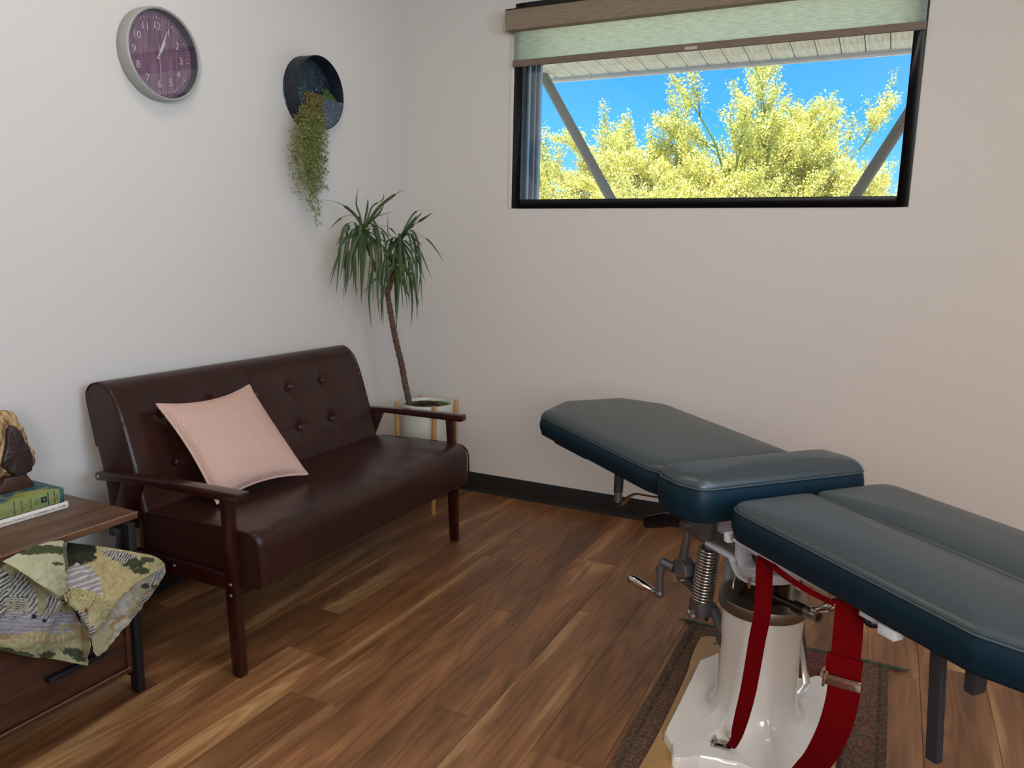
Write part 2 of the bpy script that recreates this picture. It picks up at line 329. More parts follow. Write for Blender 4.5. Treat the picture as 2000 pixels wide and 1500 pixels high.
# vinyl planks, 0.1825 m wide, running towards the window wall; butt joints where the photo shows them
joints = {3: [-1.483], 4: [-1.741, .9], 5: [-.763], 5.5: [], 6: [-1.183], 7: [-.596, -1.796], 8: [-1.05], 2: [-2.09, -.95], 12: [-1.0], 13: [-.98], 11: [-2.3]}
joints[5] = [-.763, -1.934]
W = .1825; xs0 = -.0305-.0  # strip edges at .3345, .517, .6995, .882, 1.0645, 1.247, 1.4295 ...
rj = random.Random(3)
i = 0; x = .3345-2*W
while x < X1:
    xa, xb = max(x, 0), min(x+W, X1)
    k = i-1
    js = [j for j in joints.get(i, []) if j < 0]
    if not js: js = [-rj.uniform(.3, 1.2)]
    js = sorted(js, reverse=True)
    while js[-1] > Y0+1.25: js.append(js[-1]-1.22)
    ys = [0.0]+js+[Y0]
    if xb-xa > .01:
        for a, b in zip(ys[:-1], ys[1:]):
            cxm, cym = (xa+xb)/2, (a+b)/2; hw, hl = (xb-xa)/2, (a-b)/2; g = .0006; c = .0014
            mb = MB()
            v = [(-hw+g, -hl+g, -.006), (hw-g, -hl+g, -.006), (hw-g, hl-g, -.006), (-hw+g, hl-g, -.006),
                 (-hw+g, -hl+g, -c*.5), (hw-g, -hl+g, -c*.5), (hw-g, hl-g, -c*.5), (-hw+g, hl-g, -c*.5),
                 (-hw+g+c, -hl+g+c, 0), (hw-g-c, -hl+g+c, 0), (hw-g-c, hl-g-c, 0), (-hw+g+c, hl-g-c, 0)]
            mb.add(v, [(0, 3, 2, 1), (8, 9, 10, 11)]+[(p, (p+1) % 4, 4+(p+1) % 4, 4+p) for p in range(4)]+[(4+p, 4+(p+1) % 4, 8+(p+1) % 4, 8+p) for p in range(4)])
            o = mb.build('plank', MT['plank'], fl); o.location = (cxm, cym, 0)
    x += W; i += 1
struct(MB().box(-.15, 0, Y0-.15, .15, -.12, ZC).build('wall_left', MT['wall']))
struct(MB().box(-.15, 2.85, Y0-.15, Y0, -.12, ZC).box(3.9, X1+.15, Y0-.15, Y0, -.12, ZC).box(2.85, 3.9, Y0-.15, Y0, -.12, 1.05).box(2.85, 3.9, Y0-.15, Y0, 2.25, ZC).build('wall_rear', MT['wall']))  # opening cut for the added rear fill
w3 = struct(MB().box(2.85, 2.89, Y0-.09, Y0-.03, 1.05, 2.25).box(3.86, 3.9, Y0-.09, Y0-.03, 1.05, 2.25).box(2.89, 3.86, Y0-.09, Y0-.03, 1.05, 1.09).box(2.89, 3.86, Y0-.09, Y0-.03, 2.21, 2.25).build('rear_fill_window', MT['black'], bevel=.003))  # made-up window frame around the added rear fill
MB().box(2.89, 3.86, Y0-.063, Y0-.057, 1.09, 2.21).build('pane', MT['glass'], w3)
# far wall with the window opening
WX0, WX1, WZ0, WZ1 = .603, 2.36, 1.482, 2.43
mb = MB(); mb.box(0, WX0, 0, .15, -.12, ZC); mb.box(WX1, X1, 0, .15, -.12, ZC); mb.box(WX0, WX1, 0, .15, -.12, WZ0); mb.box(WX0, WX1, 0, .15, WZ1, ZC)
struct(mb.build('wall_far', MT['wall']))
# right wall with an assumed side window behind the added area lamp
mb = MB(); mb.box(X1, X1+.15, -1.8, .15, -.12, ZC); mb.box(X1, X1+.15, Y0, -3.7, -.12, ZC); mb.box(X1, X1+.15, -3.7, -1.8, -.12, 1.15); mb.box(X1, X1+.15, -3.7, -1.8, 2.35, ZC)
struct(mb.build('wall_right', MT['wall']))
struct(MB().box(-.15, X1+.15, Y0-.15, .15, ZC, ZC+.15).build('ceiling', MT['ceil']))
w2 = struct(MB().box(X1+.02, X1+.08, -3.7, -3.66, 1.15, 2.35).box(X1+.02, X1+.08, -1.84, -1.8, 1.15, 2.35).box(X1+.02, X1+.08, -3.66, -1.84, 1.15, 1.19).box(X1+.02, X1+.08, -3.66, -1.84, 2.31, 2.35).box(X1+.03, X1+.07, -2.77, -2.73, 1.19, 2.31).build('assumed_side_window', MT['black'], bevel=.003))  # assumed window frame, out of view, behind the added side lamp
MB().box(X1+.045, X1+.051, -3.66, -1.84, 1.19, 2.31).build('pane', MT['glass'], w2)
# cove base: flat face with a small toe
def cove(name, a, b, inward):
    prof = [(0, 0), (.016, 0), (.014, .004), (.0065, .014), (.0045, .024), (.0035, .100), (.0018, .102), (0, .102)]
    mb = MB(); v = []
    for p in (a, b):
        for d, z in prof: v.append((p[0]+inward[0]*d, p[1]+inward[1]*d, z))
    n = len(prof); mb.add(v, [(q, q+1, n+q+1, n+q) for q in range(n-1)]+[tuple(range(n)), tuple(range(n, 2*n))])
    return struct(mb.build(name, MT['base'], smooth=50))
cove('baseboard_far', (0, 0), (X1, 0), (0, -1)); cove('baseboard_left', (0, 0), (0, Y0), (1, 0))
cove('baseboard_right', (X1, 0), (X1, Y0), (-1, 0)); cove('baseboard_rear', (0, Y0), (X1, Y0), (0, 1))

# window_1: black frame, slim aluminium sash on the left, glass
wn = struct(MB().box(WX0, WX0+.045, -.004, .05, WZ0, WZ1).box(WX1-.045, WX1, -.004, .05, WZ0, WZ1).box(WX0+.045, WX1-.045, -.004, .05, WZ0, WZ0+.043).box(WX0+.045, WX1-.045, -.004, .05, WZ1-.043, WZ1).build('window_1', MT['black'], bevel=.002))
MB().box(WX0+.045, WX0+.056, .05, .075, WZ0+.0, WZ1).build('sash_rail', MT['alu'], wn)
MB().box(WX0+.045, WX0+.060, .075, .10, WZ0, WZ1).build('sash_rail', MT['sash'], wn)
MB().box(WX0+.045, WX0+.066, .10, .112, WZ0, WZ1).build('sash_rail', MT['alu'], wn)
MB().box(WX0+.0, WX0+.080, .125, .15, WZ0, WZ1).build('sash_rail', MT['alu'], wn)
MB().box(WX0, WX1, .05, .15, WZ0, WZ0+.012).build('outer_sill', MT['black'], wn)
MB().box(WX0+.045, WX1-.045, .030, .034, WZ0+.043, WZ1-.043).build('pane', MT['glass'], wn)
tr = struct(MB().box(.583, .603, -.006, .0, WZ0, 2.30).build('trim_1', MT['wall'], bevel=.0015))

# roller shade on the window
sh = thing('roller_shade', 'half-rolled woven roller shade with taupe valance across top of the window', 'window shade', (1.47, 0, 2.3))
def vprof():
    pr = []
    for k in range(9):
        a = PI/2*k/8; pr.append((-.075-.012*math.sin(2*a), 2.295+.088*k/8))
    return [(-.002, 2.295)]+pr+[(-.002, 2.383)]
VX0, VX1 = .585, 2.385
mb = MB(); mb.prism([(p[0], p[1]-2.3) for p in vprof()], VX0-1.47, VX1-1.47, 'x'); mb.build('valance', MT['valance'], sh, smooth=40)
MB().box(VX0-1.47, VX1-1.47, -.078, -.002, .083, .087).build('valance_top', MT['black'], sh)
for e0 in (VX0, VX1): MB().prism([(p[0]*1.03, (p[1]-2.34)*1.05+.04) for p in vprof()], e0-1.47-.0025, e0-1.47+.0025, 'x').build('end_cap', MT['clip'], sh)
MB().box(.612-1.47, 2.352-1.47, -.0305, -.0295, -.150, .02).build('shade_fabric', MT['shade'], sh)
MB().box(.608-1.47, 2.356-1.47, -.037, -.024, -.162, -.132).build('hem_bar', MT['hem'], sh, bevel=.003)
hp = MB().box(-.035, .018, -.0395, -.037, -.158, -.145); hp.build('hem_pull', MT['clip'], sh, bevel=.001)
MB().tube([(.596-1.47, -.03, .0), (.600-1.47, -.03, -.012), (.607-1.47, -.028, -.018)], .002, 6).build('chain_guide', MT['clip'], sh)

# ================================================================ wall clock
ck = thing('wall_clock', 'round silver-rimmed wall clock with purple woodgrain face', 'clock', (0, -1.5545, 1.903))
RC = .1475
mb = MB(); mb.lathe([(RC-.007, 0.0), (RC-.002, .001), (RC+.002, .006), (RC+.002, .048), (RC, .052), (RC-.003, .0535), (RC-.006, .052), (RC-.0075, .046)], axis='x', n=72, cap=False); mb.build('rim', MT['clockrim'], ck, smooth=40)
mb = MB(); mb.lathe([(RC-.0078, .046), (RC-.009, .016)], axis='x', n=72, cap=False); mb.build('inner_rim', MT['clockin'], ck, smooth=40)
dm = M('purple_woodgrain_dial', srgb(150, 110, 136), .6, var=(8, srgb(104, 68, 94), .16), stretch=(1, 14, 1.0))
MB().lathe([(RC-.009, .0), (RC-.009, .016)], axis='x', n=72).build('dial', dm, ck, smooth=40)
def dialM(dy, dz, x=.0163, rot=0): # text plane faces +x ; reading direction is +y
    return Matrix.Translation((x, dy, dz)) @ Matrix(((0, 0, 1, 0), (1, 0, 0, 0), (0, 1, 0, 0), (0, 0, 0, 1))) @ Matrix.Rotation(rot, 4, 'Z')
for h in range(1, 13):
    a = 2*PI*h/12; text(str(h), .034, MT['white'], 'numeral', ck, dialM(.094*math.sin(a), .094*math.cos(a)), ext=.0003, offset=-.0006)
mb = MB()
for k in range(60):
    a = 2*PI*k/60; big = k % 5 == 0; r0, r1, hw = (.117, .1265, .0009) if big else (.1175, .1245, .0005)
    s, c = math.sin(a), math.cos(a)
    q = [(r0*s+hw*c, r0*c-hw*s), (r1*s+hw*c, r1*c-hw*s), (r1*s-hw*c, r1*c+hw*s), (r0*s-hw*c, r0*c+hw*s)]
    mb.prism(q, .016, .0164, 'x')
mb.build('minute_marks', MT['white'], ck)
def hand(name, ang, L, w, x, tail=.0, mat='hand'):
    a = math.radians(ang); s, c = math.sin(a), math.cos(a)
    poly = [(-w*.55, -tail), (w*.55, -tail), (w, L*.25), (w*.25, L), (-w*.25, L), (-w, L*.25)] if w > .0012 else [(-w, -tail), (w, -tail), (w*.5, L), (-w*.5, L)]
    MB().prism([(px*c+py*s, -px*s+py*c) for px, py in poly], x, x+.001, 'x').build(name, MT[mat], ck)
hand('hour_hand', 32, .056, .0042, .019, .012); hand('minute_hand', 24, .092, .0036, .021, .014); hand('second_hand', 180.0, .082, .0007, .0225, .034)
MB().lathe([(.006, .016), (.006, .024), (.004, .026), (.0, .0265)], axis='x', n=16).build('center_pin', MT['brass'], ck, smooth=40)
MB().lathe([(RC-.0078, .0445), (RC-.0078, .0465)], axis='x', n=64).build('glass_cover', MT['glass'], ck)

# ================================================================ round wall planter
def speckle(m, c0=(40, 52, 64)):
    n = m.node_tree; b = n.nodes['Principled BSDF']; N = n.nodes.new
    tcn = N('ShaderNodeTexCoord'); nz = N('ShaderNodeTexNoise'); nz.inputs['Scale'].default_value = 55; nz.inputs['Detail'].default_value = 5; nz.inputs['Distortion'].default_value = 1.5
    rp = N('ShaderNodeValToRGB'); rp.color_ramp.elements[0].position = .60; rp.color_ramp.elements[0].color = (*srgb(*c0), 1); rp.color_ramp.elements[1].position = .70; rp.color_ramp.elements[1].color = (*srgb(150, 168, 180), 1)
    n.links.new(tcn.outputs['Object'], nz.inputs['Vector']); n.links.new(nz.outputs['Fac'], rp.inputs['Fac']); n.links.new(rp.outputs[0], b.inputs['Base Color'])
speckle(MT['planter'])
RP = .149
pl = thing('wall_planter', 'round dark speckled metal wall planter with a half-moon front pocket', 'planter', (0, -.783, 1.919))
MB().lathe([(RP+.002, 0), (RP+.002, .004), (RP-.001, .006), (RP-.001, .008), (0, .008)], axis='x', n=72).build('back_plate', MT['planter'], pl, smooth=40)
mb = MB(); mb.lathe([(RP, .006), (RP, .074), (RP-.001, .076), (RP-.003, .076), (RP-.004, .074), (RP-.004, .008)], axis='x', n=72, cap=False); mb.build('hoop', M('dark_hoop_metal', srgb(28, 32, 42), .5, metal=.3, var=(40, srgb(38, 44, 56), .12)), pl, smooth=40)
ang = [math.radians(a) for a in np.linspace(187, 353, 44)]   # pocket: lower segment of the disc
pp = [((RP-.003)*math.cos(a), (RP-.003)*math.sin(a)) for a in ang]
mp_ = M('speckled_blue_grey_metal', srgb(84, 96, 110), .5, metal=.3); speckle(mp_, (72, 84, 98)); MB().prism(pp, .072, .0745, 'x').build('front_pocket', mp_, pl, smooth=30)
MB().prism([((RP-.006)*math.cos(a), (RP-.006)*math.sin(a)-.004) for a in ang], .010, .070, 'x').build('soil', MT['soil'], pl)
# moss clump on the pocket's soil
ms = tag(MB().build('x', MT['mossball']), '', '') if False else None
mb = MB()
for (dy, dz, r) in ((.055, -.012, .021), (.080, -.008, .023), (.104, -.014, .018), (.034, -.018, .015), (.066, .014, .015)):
    fn = (.045, -.783+dy, 1.919+dz)
    o0 = len(mb.v); mb.sphere((0, 0, 0), r, 16)
    for q in range(o0, len(mb.v)):
        v = Vector(mb.v[q]); k = 1+.22*mnoise.noise(v*160); mb.v[q] = tuple(Vector(fn)+v*k)
tag(mb.build('moss_clump', MT['mossball'], smooth=180), 'small bright green moss clump inside the round wall planter', 'moss')
# trailing plant
tp = thing('trailing_plant', 'long trailing tiny-leaved plant hanging out of the wall planter', 'plant', (.075, -.80, 1.86))
st = MB(); lf = MB(); lfr = MB(); rr = random.Random(11)
def leafquad(mb, c, s, rg):
    d = Vector((rg.uniform(-1, 1), rg.uniform(-1, 1), rg.uniform(-1, 1))).normalized(); e = d.orthogonal().normalized()
    c = Vector(c); mb.add([c-d*s, c+e*s*.6, c+d*s, c-e*s*.6], [(0, 1, 2, 3)])
for k in range(46):
    y0 = -.042+rr.choice([-.034, .018])+rr.uniform(-.018, .018); L = rr.choice([.18, .24, .30, .34, .38, .42])*rr.uniform(.8, 1.05)
    if k < 3: L = (.50, .46, .44)[k]; y0 = -.045+.012*k
    yd = max(-.13, min(.10, rr.gauss(-.008, .055))) if L < .40 else rr.uniform(-.03, .02)
    pts = [(.0-.02, y0*.9, .030), (.004, y0, .050), (.016, y0*1.04, .030)]
    n = int((L+.03)/.018)
    for q in range(1, n+1):
        t = q/n; pts.append((.018+rr.uniform(-.008, .014)-.012*t, y0+(-.048-y0)*.5*t+yd*math.sin(t*PI*.8)+rr.uniform(-.005, .005), .025-(L+.025)*t))
    st.tube(pts, .0007, 4, cap=False)
    for q in range(2, len(pts)):
        t = (q-2)/max(len(pts)-3, 1); p = pts[q]
        for _ in range(9 if t < .75 else 7):
            c = (p[0]+rr.gauss(0, .007), p[1]+rr.gauss(0, .010), p[2]+rr.uniform(-.012, .012))
            zz = -p[2]/.15; leafquad(lfr if rr.random() < .50-zz*.9 else lf, c, rr.uniform(.0028, .0050), rr)
        if rr.random() < .34 and .2 < t < .97: # side twig
            sy = rr.choice([-1, 1]); tl = rr.uniform(.02, .055); pe = (p[0], p[1]+sy*tl, p[2]-.010)
            st.tube([p, pe], .0006, 4, cap=False)
            for _ in range(12):
                u = rr.random(); leafquad(lf, (p[0]+rr.gauss(0, .004), p[1]+sy*tl*u+rr.gauss(0, .003), p[2]-.010*u+rr.gauss(0, .007)), rr.uniform(.0026, .0044), rr)
st.build('stems', M('brown_stem', srgb(96, 84, 44), .7), tp)
a = lf.build('leaves', MT['trail'], tp); a['kind'] = 'stuff'; a = lfr.build('leaves', MT['trailr'], tp); a['kind'] = 'stuff'; a['label'] = 'dry reddish leaves at the top'

# ================================================================ pot stand, pot, dracaena
PC = (.33, -.34)
sd = thing('plant_stand', 'light wooden four-legged plant stand holding the white pot', 'plant stand', (PC[0], PC[1], 0))
for sx_ in (-1, 1):
    for sy_ in (-1, 1):
        mb = MB(); X, Y = sx_*.1015, sy_*.098
        mb.tube([(X, Y, 0), (X, Y, .004), (X*1.0, Y, .15), (X, Y, .26), (X*1.03, Y*1.03, .42), (X*1.05, Y*1.05, .52), (X*1.05, Y*1.05, .536), (X*1.05, Y*1.05, .540)], [.0095, .0105, .012, .0125, .0122, .011, .010, .006], 14); mb.build('leg', MT['oak'], sd, smooth=40)
MB().box(-.105, .105, -.011, .011, .255, .275).build('crossbar', MT['oak'], sd, bevel=.002).rotation_euler = (0, 0, math.radians(44))
MB().box(-.105, .105, -.011, .011, .2545, .2745).build('crossbar', MT['oak'], sd, bevel=.002).rotation_euler = (0, 0, math.radians(-44))
pt = thing('plant_pot', 'white cylindrical ceramic plant pot in the corner wooden stand', 'pot', (PC[0], PC[1], .2755))
RPt = .128
MB().lathe([(.100, 0), (.106, .003), (.118, .02), (RPt, .05), (RPt, .252), (RPt-.002, .256), (RPt-.006, .256), (RPt-.009, .252), (RPt-.010, .20), (0, .20)], n=64).build('vessel', MT['pot'], pt, smooth=40)
mb = MB()
def soilfn(u, v):
    a = 2*PI*u; r = (RPt-.0105)*v; z = .242+.004*mnoise.noise(Vector((r*math.cos(a)*60, r*math.sin(a)*60, 1))); return (r*math.cos(a), r*math.sin(a), z+.004*(1-v))
mb.grid(soilfn, 48, 14, True); mb.build('soil', MT['moss'], pt, smooth=180)['label'] = 'mossy green soil surface'
mb = MB()
for k in range(60):
    a = rr.uniform(0, 6.28); r = abs(rr.gauss(0, .038)); c = Vector((r*math.cos(a)+.005, r*math.sin(a)-.02, .247)); d = Vector((rr.uniform(-1, 1), rr.uniform(-1, 1), rr.uniform(-.1, .5))).normalized()*.014
    mb.tube([c-d, c+Vector((0, 0, .004)), c+d], .0022, 5)
o = mb.build('bark_mulch', MT['soil'], pt); o['kind'] = 'stuff'

dr = thing('dracaena', 'tall leaning dracaena with long drooping green leaves in the corner', 'plant', (.27, -.407, .50))
DO = Vector((.27, -.407, .50))
def rel(p): return tuple(Vector(p)-DO)
trk = [(.270, -.405, .5190), (.27, -.407, .535), (.262, -.43, .63), (.255, -.451, .73), (.246, -.475, .82), (.24, -.496, .905), (.229, -.505, .99), (.22, -.51, 1.05), (.219, -.512, 1.066)]
P8 = catmull(trk, 8); rad = [.0155-.0035*i/len(P8)+.0012*math.sin(i*1.9) for i in range(len(P8))]; rad[-1] = .014; rad[-3] = .0155; rad[-2] = .016
MB().tube([rel(p) for p in P8], rad, 12).build('trunk', MT['bark'], dr, smooth=60)
for pth in ([(.219, -.512, 1.058), (.214, -.545, 1.11), (.208, -.60, 1.20), (.203, -.645, 1.29), (.20, -.669, 1.36)], [(.219, -.512, 1.058), (.225, -.508, 1.13), (.238, -.508, 1.19), (.25, -.506, 1.205)], [(.22, -.512, 1.06), (.235, -.50, 1.12), (.25, -.487, 1.22), (.26, -.473, 1.32)]):
    pc = catmull(pth, 5); MB().tube([rel(p) for p in pc], [.0105-.003*i/len(pc) for i in range(len(pc))], 9).build('branch', MT['bark'], dr, smooth=60)
LEAVES=[
(0.012,[(0.200,-0.669,1.356),(0.157,-0.665,1.413),(0.094,-0.673,1.459),(0.031,-0.686,1.478),(0.020,-0.757,1.479)]),
(0.010,[(0.200,-0.669,1.356),(0.175,-0.658,1.401),(0.131,-0.663,1.415),(0.081,-0.676,1.400),(0.034,-0.694,1.352)]),
(0.007,[(0.200,-0.669,1.356),(0.193,-0.680,1.414),(0.184,-0.694,1.463),(0.194,-0.696,1.525)]),
(0.010,[(0.200,-0.669,1.356),(0.208,-0.650,1.435),(0.207,-0.639,1.493)]),
(0.013,[(0.200,-0.669,1.356),(0.238,-0.671,1.395),(0.290,-0.662,1.456),(0.365,-0.643,1.510),(0.411,-0.646,1.526)]),
(0.010,[(0.200,-0.669,1.356),(0.267,-0.664,1.407),(0.321,-0.673,1.420),(0.374,-0.682,1.432)]),
(0.007,[(0.200,-0.669,1.356),(0.215,-0.652,1.404),(0.228,-0.636,1.455),(0.267,-0.611,1.487),(0.266,-0.606,1.514)]),
(0.011,[(0.200,-0.669,1.356),(0.220,-0.633,1.393),(0.238,-0.598,1.430),(0.243,-0.570,1.468)]),
(0.010,[(0.200,-0.669,1.356),(0.192,-0.686,1.360),(0.172,-0.711,1.357),(0.147,-0.742,1.330),(0.131,-0.775,1.272)]),
(0.014,[(0.200,-0.669,1.356),(0.199,-0.702,1.342),(0.172,-0.750,1.319),(0.159,-0.792,1.289)]),
(0.011,[(0.200,-0.669,1.356),(0.190,-0.691,1.336),(0.146,-0.735,1.296),(0.138,-0.764,1.238),(0.118,-0.808,1.130)]),
(0.011,[(0.200,-0.669,1.356),(0.165,-0.690,1.332),(0.120,-0.721,1.284),(0.112,-0.738,1.218),(0.088,-0.775,1.087)]),
(0.010,[(0.200,-0.669,1.356),(0.164,-0.676,1.309),(0.134,-0.684,1.246),(0.097,-0.699,1.164)]),
(0.017,[(0.200,-0.669,1.356),(0.202,-0.713,1.317),(0.201,-0.770,1.220),(0.220,-0.828,1.060)]),
(0.019,[(0.200,-0.669,1.356),(0.223,-0.710,1.317),(0.259,-0.759,1.203),(0.299,-0.817,1.035)]),
(0.016,[(0.200,-0.669,1.356),(0.198,-0.703,1.301),(0.201,-0.739,1.220),(0.243,-0.774,1.049)]),
(0.016,[(0.200,-0.669,1.356),(0.239,-0.711,1.309),(0.276,-0.762,1.222),(0.309,-0.827,1.073)]),
(0.014,[(0.200,-0.669,1.356),(0.230,-0.654,1.353),(0.251,-0.644,1.356),(0.271,-0.635,1.352)]),
(0.010,[(0.200,-0.669,1.356),(0.251,-0.689,1.318),(0.293,-0.728,1.203),(0.332,-0.777,1.042)]),
(0.010,[(0.200,-0.669,1.356),(0.250,-0.694,1.333),(0.311,-0.727,1.242),(0.355,-0.786,1.055)]),
(0.012,[(0.200,-0.669,1.356),(0.281,-0.684,1.368),(0.348,-0.712,1.341),(0.402,-0.750,1.300)]),
(0.010,[(0.200,-0.669,1.356),(0.260,-0.655,1.371),(0.324,-0.645,1.362),(0.372,-0.647,1.324)]),
(0.009,[(0.200,-0.669,1.356),(0.264,-0.661,1.334),(0.308,-0.657,1.339),(0.369,-0.649,1.324)]),
(0.012,[(0.200,-0.669,1.356),(0.271,-0.698,1.318),(0.347,-0.724,1.281),(0.422,-0.753,1.233)]),
(0.012,[(0.200,-0.669,1.356),(0.270,-0.695,1.333),(0.352,-0.718,1.300),(0.430,-0.744,1.259)]),
(0.013,[(0.200,-0.669,1.356),(0.247,-0.690,1.322),(0.299,-0.710,1.280),(0.338,-0.751,1.163)]),
(0.008,[(0.200,-0.669,1.356),(0.192,-0.681,1.352),(0.175,-0.697,1.349),(0.166,-0.710,1.347)]),
(0.010,[(0.200,-0.669,1.356),(0.251,-0.709,1.310),(0.303,-0.753,1.242),(0.333,-0.829,1.063)]),
(0.009,[(0.200,-0.669,1.356),(0.160,-0.684,1.278),(0.152,-0.688,1.180),(0.136,-0.689,1.120)]),
(0.009,[(0.200,-0.669,1.356),(0.158,-0.669,1.302),(0.151,-0.662,1.199),(0.146,-0.650,1.119)]),
(0.009,[(0.260,-0.473,1.316),(0.285,-0.448,1.385),(0.316,-0.422,1.443),(0.363,-0.397,1.452),(0.410,-0.375,1.450)]),
(0.014,[(0.260,-0.473,1.316),(0.306,-0.472,1.364),(0.368,-0.464,1.401),(0.432,-0.456,1.439)]),
(0.012,[(0.260,-0.473,1.316),(0.295,-0.464,1.357),(0.331,-0.452,1.405),(0.368,-0.442,1.442)]),
(0.012,[(0.260,-0.473,1.316),(0.280,-0.456,1.353),(0.302,-0.438,1.394),(0.323,-0.421,1.429)]),
(0.004,[(0.260,-0.473,1.316),(0.198,-0.471,1.339),(0.171,-0.439,1.430)]),
(0.008,[(0.260,-0.473,1.316),(0.286,-0.457,1.332),(0.326,-0.437,1.338),(0.376,-0.416,1.318),(0.422,-0.404,1.267),(0.455,-0.398,1.215)]),
(0.010,[(0.260,-0.473,1.316),(0.298,-0.468,1.346),(0.333,-0.469,1.351),(0.391,-0.462,1.334)]),
(0.010,[(0.260,-0.473,1.316),(0.309,-0.463,1.345),(0.343,-0.470,1.317),(0.388,-0.472,1.289)]),
(0.009,[(0.260,-0.473,1.316),(0.291,-0.479,1.308),(0.330,-0.479,1.304),(0.389,-0.470,1.301)]),
(0.008,[(0.260,-0.473,1.316),(0.296,-0.457,1.308),(0.343,-0.440,1.277),(0.375,-0.436,1.217),(0.412,-0.433,1.138)]),
(0.008,[(0.260,-0.473,1.316),(0.280,-0.456,1.308),(0.318,-0.438,1.264),(0.346,-0.429,1.191),(0.372,-0.423,1.116)]),
(0.009,[(0.260,-0.473,1.316),(0.274,-0.469,1.304),(0.316,-0.458,1.252),(0.341,-0.459,1.183),(0.349,-0.471,1.098)]),
(0.008,[(0.260,-0.473,1.316),(0.263,-0.460,1.304),(0.292,-0.444,1.243),(0.309,-0.433,1.182),(0.300,-0.434,1.120)]),
(0.014,[(0.260,-0.473,1.316),(0.284,-0.505,1.283),(0.319,-0.542,1.203),(0.385,-0.576,1.047)]),
(0.014,[(0.260,-0.473,1.316),(0.281,-0.507,1.283),(0.311,-0.545,1.203),(0.365,-0.596,0.999)]),
(0.012,[(0.260,-0.473,1.316),(0.283,-0.489,1.291),(0.316,-0.509,1.223),(0.352,-0.541,1.084)]),
(0.012,[(0.260,-0.473,1.316),(0.268,-0.497,1.291),(0.267,-0.531,1.234),(0.282,-0.560,1.162)]),
(0.012,[(0.260,-0.473,1.316),(0.272,-0.509,1.299),(0.266,-0.557,1.258),(0.270,-0.603,1.202)]),
(0.012,[(0.260,-0.473,1.316),(0.266,-0.458,1.283),(0.289,-0.439,1.223),(0.302,-0.456,1.004)]),
(0.010,[(0.260,-0.473,1.316),(0.234,-0.469,1.307),(0.212,-0.466,1.282),(0.192,-0.466,1.233)]),
(0.009,[(0.260,-0.473,1.316),(0.239,-0.483,1.319),(0.221,-0.493,1.315),(0.202,-0.508,1.281)]),
(0.008,[(0.250,-0.506,1.201),(0.315,-0.486,1.235),(0.394,-0.467,1.235),(0.459,-0.456,1.225)]),
(0.008,[(0.250,-0.506,1.201),(0.308,-0.490,1.233),(0.377,-0.477,1.225),(0.438,-0.467,1.220)]),
(0.013,[(0.250,-0.506,1.201),(0.275,-0.520,1.210),(0.341,-0.525,1.164),(0.391,-0.542,1.094),(0.431,-0.566,1.015)]),
(0.018,[(0.250,-0.506,1.201),(0.287,-0.538,1.178),(0.323,-0.579,1.104),(0.359,-0.629,0.989)]),
(0.013,[(0.250,-0.506,1.201),(0.265,-0.541,1.178),(0.260,-0.591,1.122),(0.269,-0.645,1.017)]),
(0.012,[(0.250,-0.506,1.201),(0.275,-0.520,1.210),(0.247,-0.572,1.161),(0.215,-0.623,1.121),(0.193,-0.673,1.064)]),
(0.012,[(0.250,-0.506,1.201),(0.233,-0.552,1.241),(0.219,-0.600,1.264),(0.214,-0.646,1.272)]),
(0.010,[(0.250,-0.506,1.201),(0.229,-0.547,1.217),(0.212,-0.591,1.209),(0.177,-0.644,1.198),(0.163,-0.687,1.184)]),
(0.012,[(0.250,-0.506,1.201),(0.293,-0.526,1.182),(0.333,-0.556,1.124),(0.392,-0.580,1.043)]),
(0.010,[(0.250,-0.506,1.201),(0.224,-0.505,1.176),(0.216,-0.501,1.118),(0.208,-0.498,1.056)]),
(0.010,[(0.250,-0.506,1.201),(0.280,-0.491,1.202),(0.328,-0.476,1.159),(0.332,-0.475,1.155)]),
(0.010,[(0.250,-0.506,1.201),(0.213,-0.510,1.180),(0.184,-0.513,1.138),(0.158,-0.511,1.116)]),
(0.014,[(0.250,-0.506,1.201),(0.235,-0.540,1.257),(0.223,-0.579,1.285),(0.211,-0.616,1.319)]),
(0.013,[(0.250,-0.506,1.201),(0.251,-0.535,1.242),(0.247,-0.572,1.257),(0.238,-0.613,1.265)]),
(0.011,[(0.250,-0.506,1.201),(0.274,-0.490,1.186),(0.297,-0.482,1.129),(0.305,-0.481,1.072)]),
]
def blade(root_pts, wd, mat, rg):
    pc = catmull(root_pts, 5); n = len(pc); mb = MB(); v = []; f = []
    for i, p in enumerate(pc):
        t = i/(n-1); tg = (pc[min(i+1, n-1)]-pc[max(i-1, 0)]).normalized()
        side = tg.cross(Vector((.435, -.887, 0)) if abs(tg.z) > .5 else Vector((0, 0, 1)))
        side = side.normalized() if side.length > 1e-4 else Vector((1, 0, 0)); nn = side.cross(tg)
        hw = wd/2*min(1, .45+2.2*t)*(1-max(0, (t-.55)/.45)**1.5)+.0003
        p = Vector(rel(p)); v += [p-side*hw, p+nn*hw*.28, p+side*hw]
        if i: a = 3*(i-1); f += [(a, a+1, a+4, a+3), (a+1, a+2, a+5, a+4)]
    mb.add(v, f); return mb.build('leaf', mat, dr, smooth=80)
rg = random.Random(21)
for k, (wd, pts) in enumerate(LEAVES): blade(pts, wd, MT['leafl'] if k == 17 or k == 9 else MT['leaf'], rg)
crowns = [((.20, -.669, 1.356), 15), ((.26, -.473, 1.316), 10), ((.25, -.506, 1.201), 14)]
